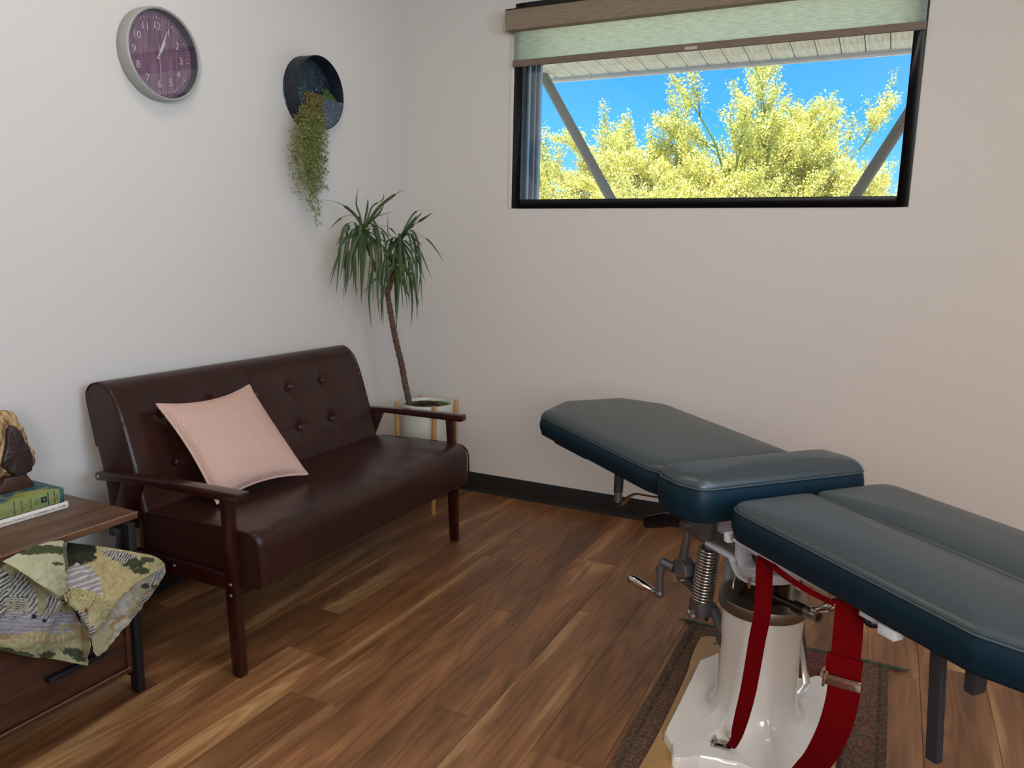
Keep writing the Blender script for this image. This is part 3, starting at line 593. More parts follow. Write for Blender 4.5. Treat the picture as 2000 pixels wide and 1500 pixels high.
for c, n in crowns:   # drooping foliage all round each crown
    for k in range(n):
        a = rg.uniform(0, 2*PI); L = rg.uniform(.18, .30); up = rg.uniform(.01, .06); out = rg.uniform(.03, .10)
        d = Vector((math.cos(a), math.sin(a), 0)); c0 = Vector(c)+Vector((0, 0, rg.uniform(-.05, .0)))
        pts = [c0, c0+d*out*.5+Vector((0, 0, up)), c0+d*out+Vector((0, 0, up*.3)), c0+d*(out+.02)-Vector((0, 0, L*.45)), c0+d*(out+.02+rg.uniform(-.02, .02))-Vector((0, 0, L))]
        pts = [Vector((max(p.x, .012), min(p.y, -.012), p.z)) for p in pts]
        blade(pts, rg.uniform(.007, .014), MT['leaf'], rg)

# ================================================================ sofa
SY0, SY1 = -1.922, -.697
sf = thing('sofa', 'dark brown tufted leatherette loveseat with mahogany wooden arms', 'sofa', (.40, -1.31, 0))
SO = Vector((.40, -1.31, 0))
def off(pts, d=SO): return [tuple(Vector(p)-d) for p in pts]
# backrest: profile in (x,z) swept along y with button tufts
bprof = catmull([(.118, .405, 0), (.105, .50, 0), (.085, .58, 0), (.056, .70, 0), (.040, .775, 0), (.046, .805, 0), (.066, .824, 0), (.098, .832, 0), (.130, .822, 0), (.158, .797, 0), (.180, .762, 0), (.200, .715, 0), (.222, .65, 0), (.243, .585, 0), (.262, .52, 0), (.285, .43, 0), (.29, .405, 0)], 6)
cols = [-.955, -1.155, -1.355, -1.555, -1.755]; rows = [.715, .556]
def yv(v):  # slightly rounded ends
    return SY0+.002+(SY1-SY0-.004)*v
NB = 260
def bfun(u, v):
    i = u*(len(bprof)-1); a = bprof[int(i)]; b = bprof[min(int(i)+1, len(bprof)-1)]; p = a.lerp(b, i-int(i)); y = yv(v)
    j = min(int(i), len(bprof)-2); tg = (bprof[j+1]-bprof[j]).normalized(); nx, nz = -tg.y, tg.x   # outward normal
    if j < len(bprof)*.45: pass
    d = 0
    front = u > .52
    e = min(v, 1-v)*(SY1-SY0); d -= .006*max(0, 1-e/.012)**2
    if front:
        for cy in cols:
            d -= .0022*math.exp(-((y-cy)/.0035)**2)*min(1, (u-.46)*12)
            for rz in rows:
                r2 = ((y-cy)**2+(p.y-rz)**2); d -= .0125*math.exp(-r2/.0006)+.006*math.exp(-r2/.0035)
        for rz in rows: d -= .0030*math.exp(-((p.y-rz)/.0035)**2)
        d += .004*abs(math.sin((y+.955)/.2*PI))*min(1, (u-.52)*6)
    x = p.x-(-nx)*0; q = (p.x-tg.y*d*1.0, p.y+tg.x*d)
    return (q[0]-SO.x, y-SO.y, q[1])
# orient the normal so that d<0 sinks inwards
_t = bfun(.8, .5)
mb = MB(); mb.grid(bfun, 110, NB)
n_u, n_v = 110, NB
mb.f.append(tuple(i*n_v for i in range(n_u))[::-1]); mb.f.append(tuple(i*n_v+n_v-1 for i in range(n_u))); mb.mi += [0, 0]
mb.f.append((0, n_v-1, (n_u-1)*n_v+n_v-1, (n_u-1)*n_v)); mb.mi.append(0)
mb.build('backrest', MT['leather'], sf, smooth=50)
for ys in (SY0+.001, SY1-.001):
    MB().tube(off([(p.x+(.15-p.x)*.02, ys, p.y-.003*(p.y > .8)) for p in bprof[14:]]), .0026, 6).build('piping', MT['welt'], sf, smooth=60)
for cy in cols:
    for rz in rows:
        k = min(bprof[len(bprof)//2:], key=lambda p: abs(p.y-rz))
        MB().sphere((k.x-.006-SO.x, cy-SO.y, k.y-.001), .0105, 14, (.62, 1, 1)).build('button', MT['button'], sf, smooth=180)
# seat
sp = round_poly([(.262, .300), (.262, .428), (.34, .438), (.60, .447), (.768, .446), (.775, .285), (.70, .270)], [.01, .02, .3, .3, .055, .015, .02], 7)
def seatgrid():
    mb = MB(); n = len(sp); V = 70
    for j in range(V+1):
        v = j/V; y = SY0+(SY1-SY0)*v; e = min(v, 1-v)*(SY1-SY0)
        for (x, z) in sp:
            top = max(0, min(1, (z-.40)/.03)); sag = .005*math.sin(PI*v)*top*math.exp(-((x-.5)/.16)**2)
            cr_ = .0016*math.sin(y*46+2*math.sin(x*20))*top*math.exp(-((x-.70)/.07)**2)+.0022*mnoise.noise(Vector((x*14, y*9, z*4)))*top
            sh_ = 1-.010*max(0, 1-e/.014)**2/.25
            cxm, czm = .52, .36
            mb.v.append((cxm+(x-cxm)*sh_-SO.x+0, y-SO.y, czm+(z-czm)*sh_+sag*-1+cr_+.003*top))
    for j in range(V):
        for i in range(n): mb.f.append((j*n+i, j*n+(i+1) % n, (j+1)*n+(i+1) % n, (j+1)*n+i)); mb.mi.append(0)
    mb.f += [tuple(range(n))[::-1], tuple(range(V*n, V*n+n))]; mb.mi += [0, 0]; return mb
seatgrid().build('seat', MT['leather'], sf, smooth=50)
for ys in (SY0-.001, SY1+.001):
    MB().tube(off([(.52+(x-.52)*.985, ys, .36+(z-.36)*.985) for x, z in sp]), .0034, 6, closed=True).build('piping', MT['welt'], sf, smooth=60)
# wooden side frames: near (left in the photo) and far
def frame(ya, yb, s):
    yi = yb if s > 0 else ya
    fr = MB().prism(round_poly([(.115, .522), (.30, .541), (.73, .545), (.731, .573), (.60, .571), (.40, .566), (.20, .556), (.112, .549)], [.008, .01, .006, .006, .01, .01, .01, .012], 4), min(ya, yb)-.004, max(ya, yb)+.012 if s > 0 else max(ya, yb)+.010, 'y')
    fr.v = [tuple(Vector(p)-SO) for p in fr.v]; arm = fr.build('arm', MT['redwood'], sf, bevel=.0025)
    l = MB().prism(round_poly([(.679, 0), (.709, 0), (.7085, .03), (.700, .28), (.688, .46), (.684, .548), (.648, .548), (.655, .46), (.660, .25), (.672, .04)], [.002, .002, .1, .3, .3, .002, .002, .2, .3, .1], 4), ya, yb, 'y')
    l.v = [tuple(Vector(p)-SO) for p in l.v]; l.build('leg', MT['redwood'], sf, bevel=.002)
    l = MB().prism(round_poly([(.098, 0), (.130, 0), (.232, .32), (.245, .40), (.312, .545), (.235, .545), (.172, .395), (.188, .335)], [.002, .002, .05, .05, .002, .002, .04, .04], 4), ya, yb, 'y')
    l.v = [tuple(Vector(p)-SO) for p in l.v]; l.build('leg', MT['redwood'], sf, bevel=.002)
    r = MB().box(.20, .68, ya+.003, yb-.003, .27, .318); r.v = [tuple(Vector(p)-SO) for p in r.v]; r.build('side_rail', MT['redwood'], sf, bevel=.002)
    for (x, z) in ((.445, .300), (.681, .290), (.680, .256), (.128, .536), (.30, .30)):
        y = ya-.0045 if z > .5 else (ya if x > .5 else ya+.003)
        if s < 0: y = ya
        MB().lathe([(.0055, -.0015), (.0055, .0), (.0045, .0012), (.0025, .0012), (.0022, .0002), (0, .0002)][::-1] if False else [(.0058, .001), (.0052, -.0012), (.0026, -.0014), (.0022, -.0002), (0, -.0002)], c=(x-SO.x, y-SO.y, z), axis='y', n=14).build('screw', MT['screw'], sf)
frame(-1.956, -1.930, 1); frame(-.692, -.666, -1)
b = MB().box(.665, .690, -1.93, -.692, .245, .285).box(.12, .145, -1.93, -.692, .33, .39).box(.12, .69, -1.33, -1.29, .25, .28); b.v = [tuple(Vector(p)-SO) for p in b.v]; b.build('under_frame', MT['redwood'], sf)

# ---------------------------------------------------------------- pink cushion
def cushion():
    P00 = Vector((.470, -1.800, .458)); P10 = Vector((.515, -1.425, .466)); P01 = Vector((.232, -1.812, .757)); P11 = Vector((.225, -1.402, .760))
    ex = ((P10-P00)+(P11-P01)).normalized(); ey = ((P01-P00)+(P11-P10)).normalized(); nz = ex.cross(ey).normalized()
    if nz.x < 0: nz = -nz
    cen = (P00+P10+P01+P11)/4
    pm = M('pink_basketweave_fabric', srgb(206, 160, 136), .9, spec=.2); n = pm.node_tree; N = n.nodes.new; L = n.links.new; b = n.nodes['Principled BSDF']
    uvn = N('ShaderNodeUVMap'); mp = N('ShaderNodeMapping'); mp.inputs['Scale'].default_value = (105, 105, 1); L(uvn.outputs[0], mp.inputs[0])
    sx_ = N('ShaderNodeSeparateXYZ'); L(mp.outputs[0], sx_.inputs[0])
    def sine(o, ph=0):
        a = N('ShaderNodeMath'); a.operation = 'MULTIPLY'; a.inputs[1].default_value = 2*PI; L(o, a.inputs[0]); s = N('ShaderNodeMath'); s.operation = 'SINE'; L(a.outputs[0], s.inputs[0]); return s.outputs[0]
    pr = N('ShaderNodeMath'); pr.operation = 'MULTIPLY'; L(sine(sx_.outputs[0]), pr.inputs[0]); L(sine(sx_.outputs[1]), pr.inputs[1])
    nz_ = N('ShaderNodeTexNoise'); nz_.inputs['Scale'].default_value = 90; nz_.inputs['Detail'].default_value = 3; L(uvn.outputs[0], nz_.inputs['Vector'])
    ad = N('ShaderNodeMath'); ad.operation = 'MULTIPLY_ADD'; ad.inputs[1].default_value = .5; L(pr.outputs[0], ad.inputs[0]); L(nz_.outputs['Fac'], ad.inputs[2])
    rp = N('ShaderNodeValToRGB'); rp.color_ramp.elements[0].position = .15; rp.color_ramp.elements[0].color = (*srgb(176, 130, 114), 1); rp.color_ramp.elements[1].position = .85; rp.color_ramp.elements[1].color = (*srgb(232, 202, 186), 1)
    L(ad.outputs[0], rp.inputs[0]); L(rp.outputs[0], b.inputs['Base Color'])
    bp = N('ShaderNodeBump'); bp.inputs['Strength'].default_value = .5; bp.inputs['Distance'].default_value = .0015; L(ad.outputs[0], bp.inputs['Height']); L(bp.outputs[0], b.inputs['Normal'])
    G = 56; mb = MB(); uv = []
    def corner(u, v): return P00*(1-u)*(1-v)+P10*u*(1-v)+P01*(1-u)*v+P11*u*v
    def pt(u, v, side):
        c = corner(u, v)
        # edges pulled in between the pointed corners
        bu = 4*u*(1-u); bv = 4*v*(1-v); c = c+(cen-c)*0
        c = c+ey*(.030*bu*((1-v)**2.2))*1 - ey*(.030*bu*(v**2.2)) + ex*(.018*bv*((1-u)**2.5)) - ex*(.016*bv*(u**2.5))
        th = .062*(bu*bv)**.42*(1-.15*(v-.5)); cr_ = .0035*math.sin((v*1.0+.35*u)*34+2*math.sin(u*5))*bu*bv*max(0, 1-v*1.15)
        if side > 0: return c+nz*(th+cr_)
        return c-nz*(th*.72)
    for side in (1, -1):
        base = len(mb.v)
        for i in range(G):
            for j in range(G): mb.v.append(tuple(pt(i/(G-1), j/(G-1), side))); uv.append((i/(G-1), j/(G-1)))
        for i in range(G-1):
            for j in range(G-1): mb.f.append((base+i*G+j, base+(i+1)*G+j, base+(i+1)*G+j+1, base+i*G+j+1)); mb.mi.append(0)
    loc = Vector((.36, -1.61, .46)); mb.v = [tuple(Vector(p)-loc) for p in mb.v]
    o = mb.build('cushion', pm, smooth=180); o.location = loc
    me = o.data; ul = me.uv_layers.new(name='UVMap')
    for lp in me.loops: ul.data[lp.index].uv = uv[lp.vertex_index]
    tag(o, 'square pink basketweave cushion leaning on the brown sofa back', 'cushion')
    # welt piping round the edge
    e = [pt(i/30, 0, 1) for i in range(30)]+[pt(1, i/30, 1) for i in range(30)]+[pt(1-i/30, 1, 1) for i in range(30)]+[pt(0, 1-i/30, 1) for i in range(30)]
    mb = MB(); mb.tube([p-loc for p in e], .0042, 8, closed=True); mb.build('piping', pm, o, smooth=180)
cushion()

# ================================================================ side cabinet
cb = thing('side_cabinet', 'walnut side cabinet with open shelf and black legs left of the sofa', 'cabinet', (.25, -2.85, 0))
CO = Vector((.25, -2.85, 0))
def cbx(name, mat, *b, bevel=.0012, par=None):
    q = MB(); q.box(*b); q.v = [tuple(Vector(p)-CO) for p in q.v]; return q.build(name, MT[mat], par or cb, bevel=bevel)
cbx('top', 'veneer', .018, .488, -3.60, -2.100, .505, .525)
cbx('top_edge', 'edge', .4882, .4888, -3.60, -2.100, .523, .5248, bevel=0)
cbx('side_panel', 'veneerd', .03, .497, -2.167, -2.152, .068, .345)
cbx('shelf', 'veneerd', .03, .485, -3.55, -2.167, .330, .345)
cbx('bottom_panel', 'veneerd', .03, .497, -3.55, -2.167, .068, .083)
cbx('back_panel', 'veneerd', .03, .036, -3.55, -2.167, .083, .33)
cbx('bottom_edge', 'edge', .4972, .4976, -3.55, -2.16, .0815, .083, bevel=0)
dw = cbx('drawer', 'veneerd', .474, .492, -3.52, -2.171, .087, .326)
hd = MB(); hd.box(.492, .512, -2.400, -2.240, .160, .174); hd.v = [tuple(Vector(p)-CO) for p in hd.v]; hd.build('handle', MT['blackm'], dw, bevel=.001)
for (x, y) in ((.494, -2.140), (.036, -2.140), (.494, -3.59)):
    cbx('leg', 'blackm', x-.014, x+.018, y-.010, y+.012, 0, .505)
cbx('frame_bar', 'blackm', .036, .494, -2.140-.009, -2.140+.009, .045, .066)
cbx('frame_bar', 'blackm', .036, .494, -2.140-.009, -2.140+.009, .485, .504)

# books on the cabinet
def book(name, label, x0, x1, y0, y1, z0, z1, cov, spine, rot, group=None):
    t = thing(name, label, 'book', ((x0+x1)/2, (y0+y1)/2, z0), rot, group)
    hx, hy, h = (x1-x0)/2, (y1-y0)/2, z1-z0
    MB().box(-hx+.004, hx-.004, -hy+.003, hy-.003, .002, h-.002).build('pages', MT['paper'], t)
    MB().box(-hx, hx, -hy, hy, 0, .0022).build('cover', MT[cov], t, bevel=.0006)
    MB().box(-hx, hx, -hy, hy, h-.0022, h).build('cover', MT[cov], t, bevel=.0006)
    q = MB(); q.prism(round_poly([(hx-.004, 0), (hx+.001, 0), (hx+.004, h*.5), (hx+.001, h), (hx-.004, h)], [0, .002, .02, .002, 0], 4), -hy, hy, 'y'); q.build('spine', MT[spine], t, smooth=40)
    return t, hx, hy, h
def spM(x, y, z, rot=0): return Matrix.Translation((x, y, z)) @ Matrix(((0, 0, 1, 0), (1, 0, 0, 0), (0, 1, 0, 0), (0, 0, 0, 1))) @ Matrix.Rotation(rot, 4, 'Z')
t, hx, hy, h = book('paperback', 'thin white paperback, lowest of the book stack', .150, .296, -2.415, -2.176, .5255, .5455, 'cream', 'cream', 0)
text('Mindfulness Meditation for Pain Relief', .0088, MT['inkg'], 'lettering', t, spM(hx+.0036, -.012, h*.5))
text('Jon Kabat-Zinn, PhD', .0088, MT['inkg'], 'lettering', t, spM(hx+.0036, hy-.052, h*.5))
text('>', .012, MT['ink'], 'lettering', t, spM(hx+.0034, hy-.012, h*.5, 0), offset=.0004)
text('R', .006, MT['inkg'], 'lettering', t, spM(hx+.0034, hy-.004, h*.5, PI/2))
t, hx, hy, h = book('hardback', 'thick worn green-spined hardback on top of the white paperback', .135, .294, -2.420, -2.186, .5465, .588, 'blue', 'green', math.radians(-.6))
MB().box(hx-.070, hx+.0015, -hy+.001, hy-.018, h, h+.0006).build('jacket_panel', M('jacket_green_blue', srgb(150, 160, 78), .7, var=(16, srgb(40, 84, 104), .06), stretch=(1, .6, 1)), t)
MB().box(hx-.003, hx+.0042, hy-.011, hy+.0006, .001, h-.0006).build('spine_end', MT['blue'], t, bevel=.001)
for yy, wy in ((-.020, .0012), (.072, .0016), (.090, .0012)): MB().box(hx+.0012, hx+.0043, yy, yy+wy, .004, h-.003).build('spine_band', MT['ink'], t)
for s_, yy, sz in (('LEAVES', .000, .0098), ('OF', .012, .0065), ('GRASS', .024, .0098)): text(s_, sz, MT['inkgr'], 'lettering', t, spM(hx+.0044, yy, h*.5, PI/2))
for yy in (.036, .040, .044): MB().box(hx+.0042, hx+.0045, yy, yy+.0012, h*.28, h*.72).build('spine_line', MT['inkgr'], t)
e_ = MB().box(hx+.0042, hx+.0045, .052, .069, h*.34, h*.74).build('emblem', MT['ink'], t); text('*', .012, MT['cream'], 'lettering', e_, spM(hx+.0048, .061, h*.50))
text('DVE', .008, MT['inkgr'], 'lettering', t, spM(hx+.0044, .098, h*.5, PI/2))
# carved burl ornament on its stand
bo = thing('burl_ornament', 'golden rough burl wood ornament with dark hollow on a wedge stand', 'ornament', (.185, -2.265, .589))
q = MB(); fw = [(-.052, 0), (.050, 0), (.027, .042), (-.030, .042)]
q.prism([(a, b) for a, b in fw], -.030, .036, 'x'); q.build('stand', MT['standw'], bo, bevel=.002)
def burl(outline, x0, x1, amp, seedv, nm, mat, nrm=26):
    P = catmull([(a, b, 0) for a, b in outline]+[(outline[0][0], outline[0][1], 0)], 8)[:-1]; cy = sum(p.x for p in P)/len(P); cz = sum(p.y for p in P)/len(P); n = len(P); mb = MB(); K = 18
    for i in range(K+1):
        t = i/K; ang = PI*t; sc = max(.02, math.sin(ang)**(.45 if nm == 'burl' else .10)); x = x0+(x1-x0)*(1-math.cos(ang))/2
        for p in P:
            v = Vector((x, cy+(p.x-cy)*sc, cz+(p.y-cz)*sc)); nn = mnoise.noise(v*38+Vector((seedv, 0, 0)))+.6*mnoise.noise(v*95+Vector((0, seedv, 0)))+.4*mnoise.noise(v*220)
            r = Vector((.35*(t-.5), v.y-cy, v.z-cz)); r = r.normalized() if r.length > 1e-6 else Vector((1, 0, 0)); mb.v.append(tuple(v+r*amp*nn))
    for i in range(K):
        for j in range(n): mb.f.append((i*n+j, i*n+(j+1) % n, (i+1)*n+(j+1) % n, (i+1)*n+j)); mb.mi.append(0)
    mb.f += [tuple(range(n))[::-1], tuple(range(K*n, K*n+n))]; mb.mi += [0, 0]; return mb.build(nm, mat, bo, smooth=60)
burl([(-.07, .045), (-.01, .034), (.045, .042), (.072, .060), (.066, .095), (.056, .135), (.044, .170), (.020, .208), (-.022, .222), (-.075, .215), (-.11, .18), (-.12, .10)], -.055, .035, .010, 3, 'burl', MT['burl'])
burl([(.000, .040), (.038, .046), (.046, .075), (.038, .110), (.026, .140), (.014, .170), (-.002, .186), (-.016, .172), (-.022, .140), (-.030, .110), (-.038, .085), (-.022, .058)], .020, .046, .0038, 9, 'hollow_face', MT['burld'])

# ================================================================ safari print cloth spilling out of the cabinet
CLOTH={
'A':[[(0.470,-2.627,0.578,-150,1085),(0.480,-2.540,0.543,-60,1090),(0.500,-2.473,0.510,10,1100),(0.500,-2.402,0.470,70,1110)],[(0.540,-2.667,0.531,-150,1150),(0.555,-2.585,0.502,-60,1150),(0.560,-2.490,0.465,30,1150),(0.540,-2.371,0.399,118,1160)],[(0.550,-2.678,0.468,-150,1210),(0.560,-2.594,0.428,-60,1215),(0.570,-2.479,0.379,50,1215),(0.550,-2.330,0.312,158,1212)],[(0.540,-2.679,0.405,-150,1262),(0.545,-2.592,0.365,-60,1262),(0.560,-2.468,0.283,60,1282),(0.550,-2.328,0.189,166,1298)]],
'B':[[(0.550,-2.507,0.536,5,1097),(0.540,-2.434,0.543,60,1070),(0.520,-2.345,0.527,120,1056),(0.540,-2.346,0.504,131,1076)],[(0.585,-2.494,0.520,35,1112),(0.585,-2.453,0.516,70,1103),(0.580,-2.407,0.505,105,1098),(0.565,-2.366,0.477,130,1105)],[(0.600,-2.460,0.475,75,1140),(0.605,-2.445,0.467,90,1142),(0.600,-2.424,0.454,105,1145),(0.585,-2.384,0.455,128,1130)],[(0.600,-2.422,0.433,108,1160),(0.600,-2.417,0.428,112,1163),(0.600,-2.412,0.423,116,1165),(0.595,-2.404,0.421,120,1163)]],
'C':[[(0.460,-2.292,0.492,131,1060),(0.490,-2.215,0.460,200,1068),(0.525,-2.147,0.428,262,1078),(0.535,-2.094,0.399,300,1086),(0.545,-2.064,0.365,323,1103)],[(0.520,-2.335,0.463,131,1100),(0.535,-2.272,0.436,185,1105),(0.550,-2.202,0.406,240,1110),(0.555,-2.136,0.380,285,1112),(0.550,-2.077,0.363,318,1108)],[(0.550,-2.362,0.432,128,1135),(0.565,-2.316,0.411,170,1140),(0.575,-2.261,0.384,215,1145),(0.575,-2.190,0.372,262,1134),(0.560,-2.116,0.364,300,1118)],[(0.570,-2.386,0.405,122,1165),(0.590,-2.358,0.371,155,1185),(0.600,-2.336,0.336,178,1205),(0.600,-2.296,0.347,205,1185),(0.580,-2.168,0.370,278,1130)],[(0.575,-2.355,0.360,150,1190),(0.590,-2.347,0.325,165,1215),(0.600,-2.340,0.283,178,1245),(0.600,-2.314,0.306,195,1220),(0.595,-2.252,0.355,232,1166)]],
'D':[[(0.570,-2.319,0.268,178,1243),(0.560,-2.230,0.338,230,1166),(0.550,-2.148,0.356,276,1130),(0.530,-2.054,0.356,322,1104)],[(0.580,-2.324,0.246,181,1262),(0.570,-2.234,0.285,235,1205),(0.560,-2.161,0.318,275,1160),(0.535,-2.067,0.329,318,1125)],[(0.590,-2.332,0.238,181,1272),(0.590,-2.313,0.219,195,1279),(0.580,-2.236,0.249,240,1232),(0.560,-2.160,0.277,277,1187)]],
'E':[[(0.565,-2.339,0.330,158,1205),(0.600,-2.346,0.304,172,1232)],[(0.560,-2.338,0.265,160,1250),(0.600,-2.342,0.266,177,1258)],[(0.555,-2.331,0.192,166,1298),(0.600,-2.350,0.243,173,1277)]],}

def inpoly(x, y, P):
    c = np.zeros(x.shape, bool); n = len(P)
    for i in range(n):
        x0, y0 = P[i]; x1, y1 = P[(i+1) % n]
        k = ((y0 > y) != (y1 > y)) & (x < (x1-x0)*(y-y0)/((y1-y0) if y1 != y0 else 1e-9)+x0); c ^= k
    return c
_h = np.random.RandomState(5).rand(64, 64)
def vn(x, y, s):
    x = x/s; y = y/s; xi = np.floor(x).astype(int); yi = np.floor(y).astype(int); fx = x-xi; fy = y-yi; fx = fx*fx*(3-2*fx); fy = fy*fy*(3-2*fy)
    g = lambda i, j: _h[i % 64, j % 64]
    return (g(xi, yi)*(1-fx)+g(xi+1, yi)*fx)*(1-fy)+(g(xi, yi+1)*(1-fx)+g(xi+1, yi+1)*fx)*fy
def fbm(x, y, s): return (vn(x, y, s)*.5+vn(x, y, s*.5)*.3+vn(x, y, s*.25)*.2)
C_ = lambda *c: np.array(srgb(*c))
def printcol(nm, a, b):
    """printed pattern of the cloth, plus shade painted on its underside and fold; a,b are fabric coordinates in print units"""
    col = np.zeros(a.shape+(3,)); n1 = fbm(a, b, 120); n2 = fbm(a+300, b*1.0, 26)
    mixc = lambda c1, c2, t: c1*(1-t[..., None])+c2*t[..., None]
    def put(mask, c): col[mask] = c[mask] if getattr(c, 'ndim', 1) == col.ndim else c
    base = mixc(C_(206, 198, 150), C_(176, 166, 110), n1); 
    if nm == 'A': base = mixc(C_(150, 148, 98), C_(188, 178, 128), n1)
    if nm == 'B': base = mixc(C_(214, 208, 166), C_(190, 188, 136), n1)
    col[:] = base
    def blob(cx, cy, rx, ry, c, rag=.55):
        d = ((a-cx)/rx)**2+((b-cy)/ry)**2+(n2-.5)*2*rag+(fbm(a+80, b+90, 12)-.5)*rag; put(d < 1, np.broadcast_to(c, col.shape))
    def grass(mask, c1, c2, fr=.16, sl=.5):
        s = .5+.5*np.sin((a+b*sl)*fr*2.3+9*fbm(a, b, 60)); t = np.clip(.35+.55*s*fbm(a+40, b, 34)*1.6+(n2-.5)*.5, 0, 1); put(mask, mixc(c1, c2, t))
    def zebra(P, dx, dy, fr, wob=3.0):
        k = inpoly(a, b, P); s = np.sin((a*dx+b*dy)*fr+wob*fbm(a, b, 90)*2); t = 1/(1+np.exp(-s*6)); put(k, mixc(C_(34, 28, 44), C_(206, 200, 186), t))
    if nm in ('A', 'E'):
        top = b < 470; put(top & (fbm(a, b, 70)+(470-b)/300 > .75), np.broadcast_to(C_(70, 82, 44), col.shape))
        wt = (b > 860+12*np.sin(a*.02)) & (b < 1085+22*np.sin(a*.013)); s = .5+.5*np.sin(b*.16+4*fbm(a*.3, b, 50)); put(wt, mixc(C_(150, 146, 150), C_(206, 202, 204), np.clip((s*1.6-.9)*(n1*1.3), 0, 1)))
        rd = (b > 1060+22*np.sin(a*.013)) & (b < 1165+14*np.sin(a*.02)); grass(rd, C_(150, 120, 62), C_(196, 186, 136), .22, .9)
        k = (a > 600) & (b > 990) & (b < 1140); grass(k & (fbm(a, b, 90) > .42), C_(140, 112, 60), C_(186, 172, 120), .20, -.6)
        for q in ((-40, 1235, 90, 36), (60, 1245, 80, 34), (170, 1270, 110, 30), (250, 1285, 60, 22), (480, 1295, 100, 42), (740, 1262, 95, 46), (780, 1325, 55, 26), (-250, 1230, 120, 50), (-420, 1250, 90, 40)): blob(*q, C_(66, 76, 48))
        zebra([(-260, 430), (40, 425), (95, 480), (112, 560), (92, 640), (98, 710), (72, 740), (78, 925), (8, 935), (-4, 760), (-120, 720), (-150, 930), (-200, 930), (-230, 740)], .55, .85, .17)
        zebra([(118, 560), (150, 500), (190, 462), (240, 470), (300, 545), (345, 640), (362, 730), (350, 800), (338, 905), (292, 912), (272, 862), (290, 790), (262, 715), (236, 690), (160, 735), (104, 700)], .7, .55, .20)
        zebra([(100, 690), (150, 700), (140, 800), (162, 905), (140, 908), (112, 810)], 0, 1, .26); zebra([(212, 700), (250, 700), (246, 800), (256, 900), (234, 902), (216, 800)], 0, 1, .26); zebra([(160, 700), (195, 705), (198, 850), (172, 850)], 0, 1, .26)
        zebra([(462, 672), (540, 690), (570, 745), (540, 810), (486, 925), (442, 958), (398, 945), (400, 875), (432, 795), (440, 720)], .8, .4, .20); zebra([(598, 725), (642, 735), (640, 830), (630, 940), (606, 945), (608, 840)], .1, 1, .24)
        put(inpoly(a, b, [(300, 870), (345, 880), (338, 915), (296, 915)]) | inpoly(a, b, [(398, 920), (440, 925), (438, 958), (398, 948)]), np.broadcast_to(C_(24, 20, 28), col.shape))
    if nm == 'B':
        for q in ((450, 230, 200, 46), (300, 255, 120, 30), (610, 240, 60, 40), (580, 370, 50, 16)): blob(*q, C_(76, 88, 44))
        k = (a > 560) & (b > 420); put(k, mixc(C_(176, 168, 120), C_(206, 200, 160), fbm(a, b, 22)))
        k = (a > 640) & (b < 440); grass(k, C_(44, 44, 30), C_(150, 140, 96), .4, .2)
    if nm == 'C':
        put((b < 1180), mixc(C_(198, 186, 130), C_(170, 156, 96), n1))
        g = (b < 740) & (a+b*.3 > 880) & (a < 1500); grass(g, C_(168, 138, 66), C_(214, 200, 136), .12, .75)
        wt = inpoly(a, b, [(600, 420), (760, 350), (880, 380), (1000, 500), (1060, 700), (900, 640), (660, 600)]); s = .5+.5*np.sin(b*.11+a*.03+5*fbm(a*.3, b, 60)); put(wt, mixc(C_(160, 150, 146), C_(226, 218, 206), np.clip((s*1.5-.6)*(.3+n1), 0, 1)))
        blob(760, 250, 210, 120, C_(34, 42, 22), .4); blob(860, 300, 110, 60, C_(50, 58, 28)); blob(680, 330, 90, 70, C_(42, 50, 26))
        zebra([(1000, 240), (1180, 235), (1330, 275), (1410, 300), (1350, 330), (1240, 365), (1120, 320), (1050, 280)], .9, .5, .24)
        blob(1370, 370, 110, 55, C_(66, 76, 44), .8); blob(1420, 440, 80, 36, C_(66, 76, 44), .8); blob(1480, 330, 70, 30, C_(72, 80, 48), .9)
        for (cx, cy) in ((760, 690), (910, 740), (690, 640), (1010, 790), (820, 900)):
            an = np.arctan2(b-cy, a-cx); rr_ = np.hypot(a-cx, b-cy); put((rr_ < 95) & (np.abs(np.sin(an*6)) < .12+.1*(1-rr_/95)), np.broadcast_to(C_(104, 94, 54), col.shape))
        k = (a > 600) & (a < 720) & (b > 620) & (b < 790); put(k & (fbm(a, b, 30) > .56), np.broadcast_to(C_(84, 92, 54), col.shape))
        zebra([(846, 860), (890, 870), (892, 990), (942, 990), (938, 1112), (846, 1112), (840, 1000)], .5, .8, .26); put(inpoly(a, b, [(850, 815), (890, 820), (892, 865), (850, 860)]), np.broadcast_to(C_(140, 50, 36), col.shape))
        zebra([(760, 820), (835, 860), (840, 1020), (800, 960)], .4, .9, .2)
    if nm == 'D':
        col[:] = mixc(C_(176, 166, 132), C_(158, 146, 110), n1); k = fbm(a, b, 90) > .55; put(k, mixc(C_(170, 160, 146), C_(196, 188, 170), n2))  # underside: its shade is put into the grey-brown colour
        k = (b-a*-.9 > 1980) & (b-a*-.9 < 2060); put(k & (n2 > .45), np.broadcast_to(C_(176, 140, 78), col.shape))
        zebra([(1400, 760), (1440, 700), (1530, 640), (1545, 690), (1470, 800), (1395, 800)], .5, .85, .28); zebra([(1560, 470), (1620, 420), (1640, 450), (1560, 540), (1500, 620), (1490, 600)], .8, .4, .3)
        blob(1460, 590, 36, 30, C_(66, 70, 50)); blob(1560, 600, 40, 26, C_(90, 92, 56)); grass((a < 1150) & (b > 1030), C_(150, 132, 84), C_(196, 182, 140), .12, -.5)
    if nm == 'E': col *= .9  # narrow fold darkened in colour as shade
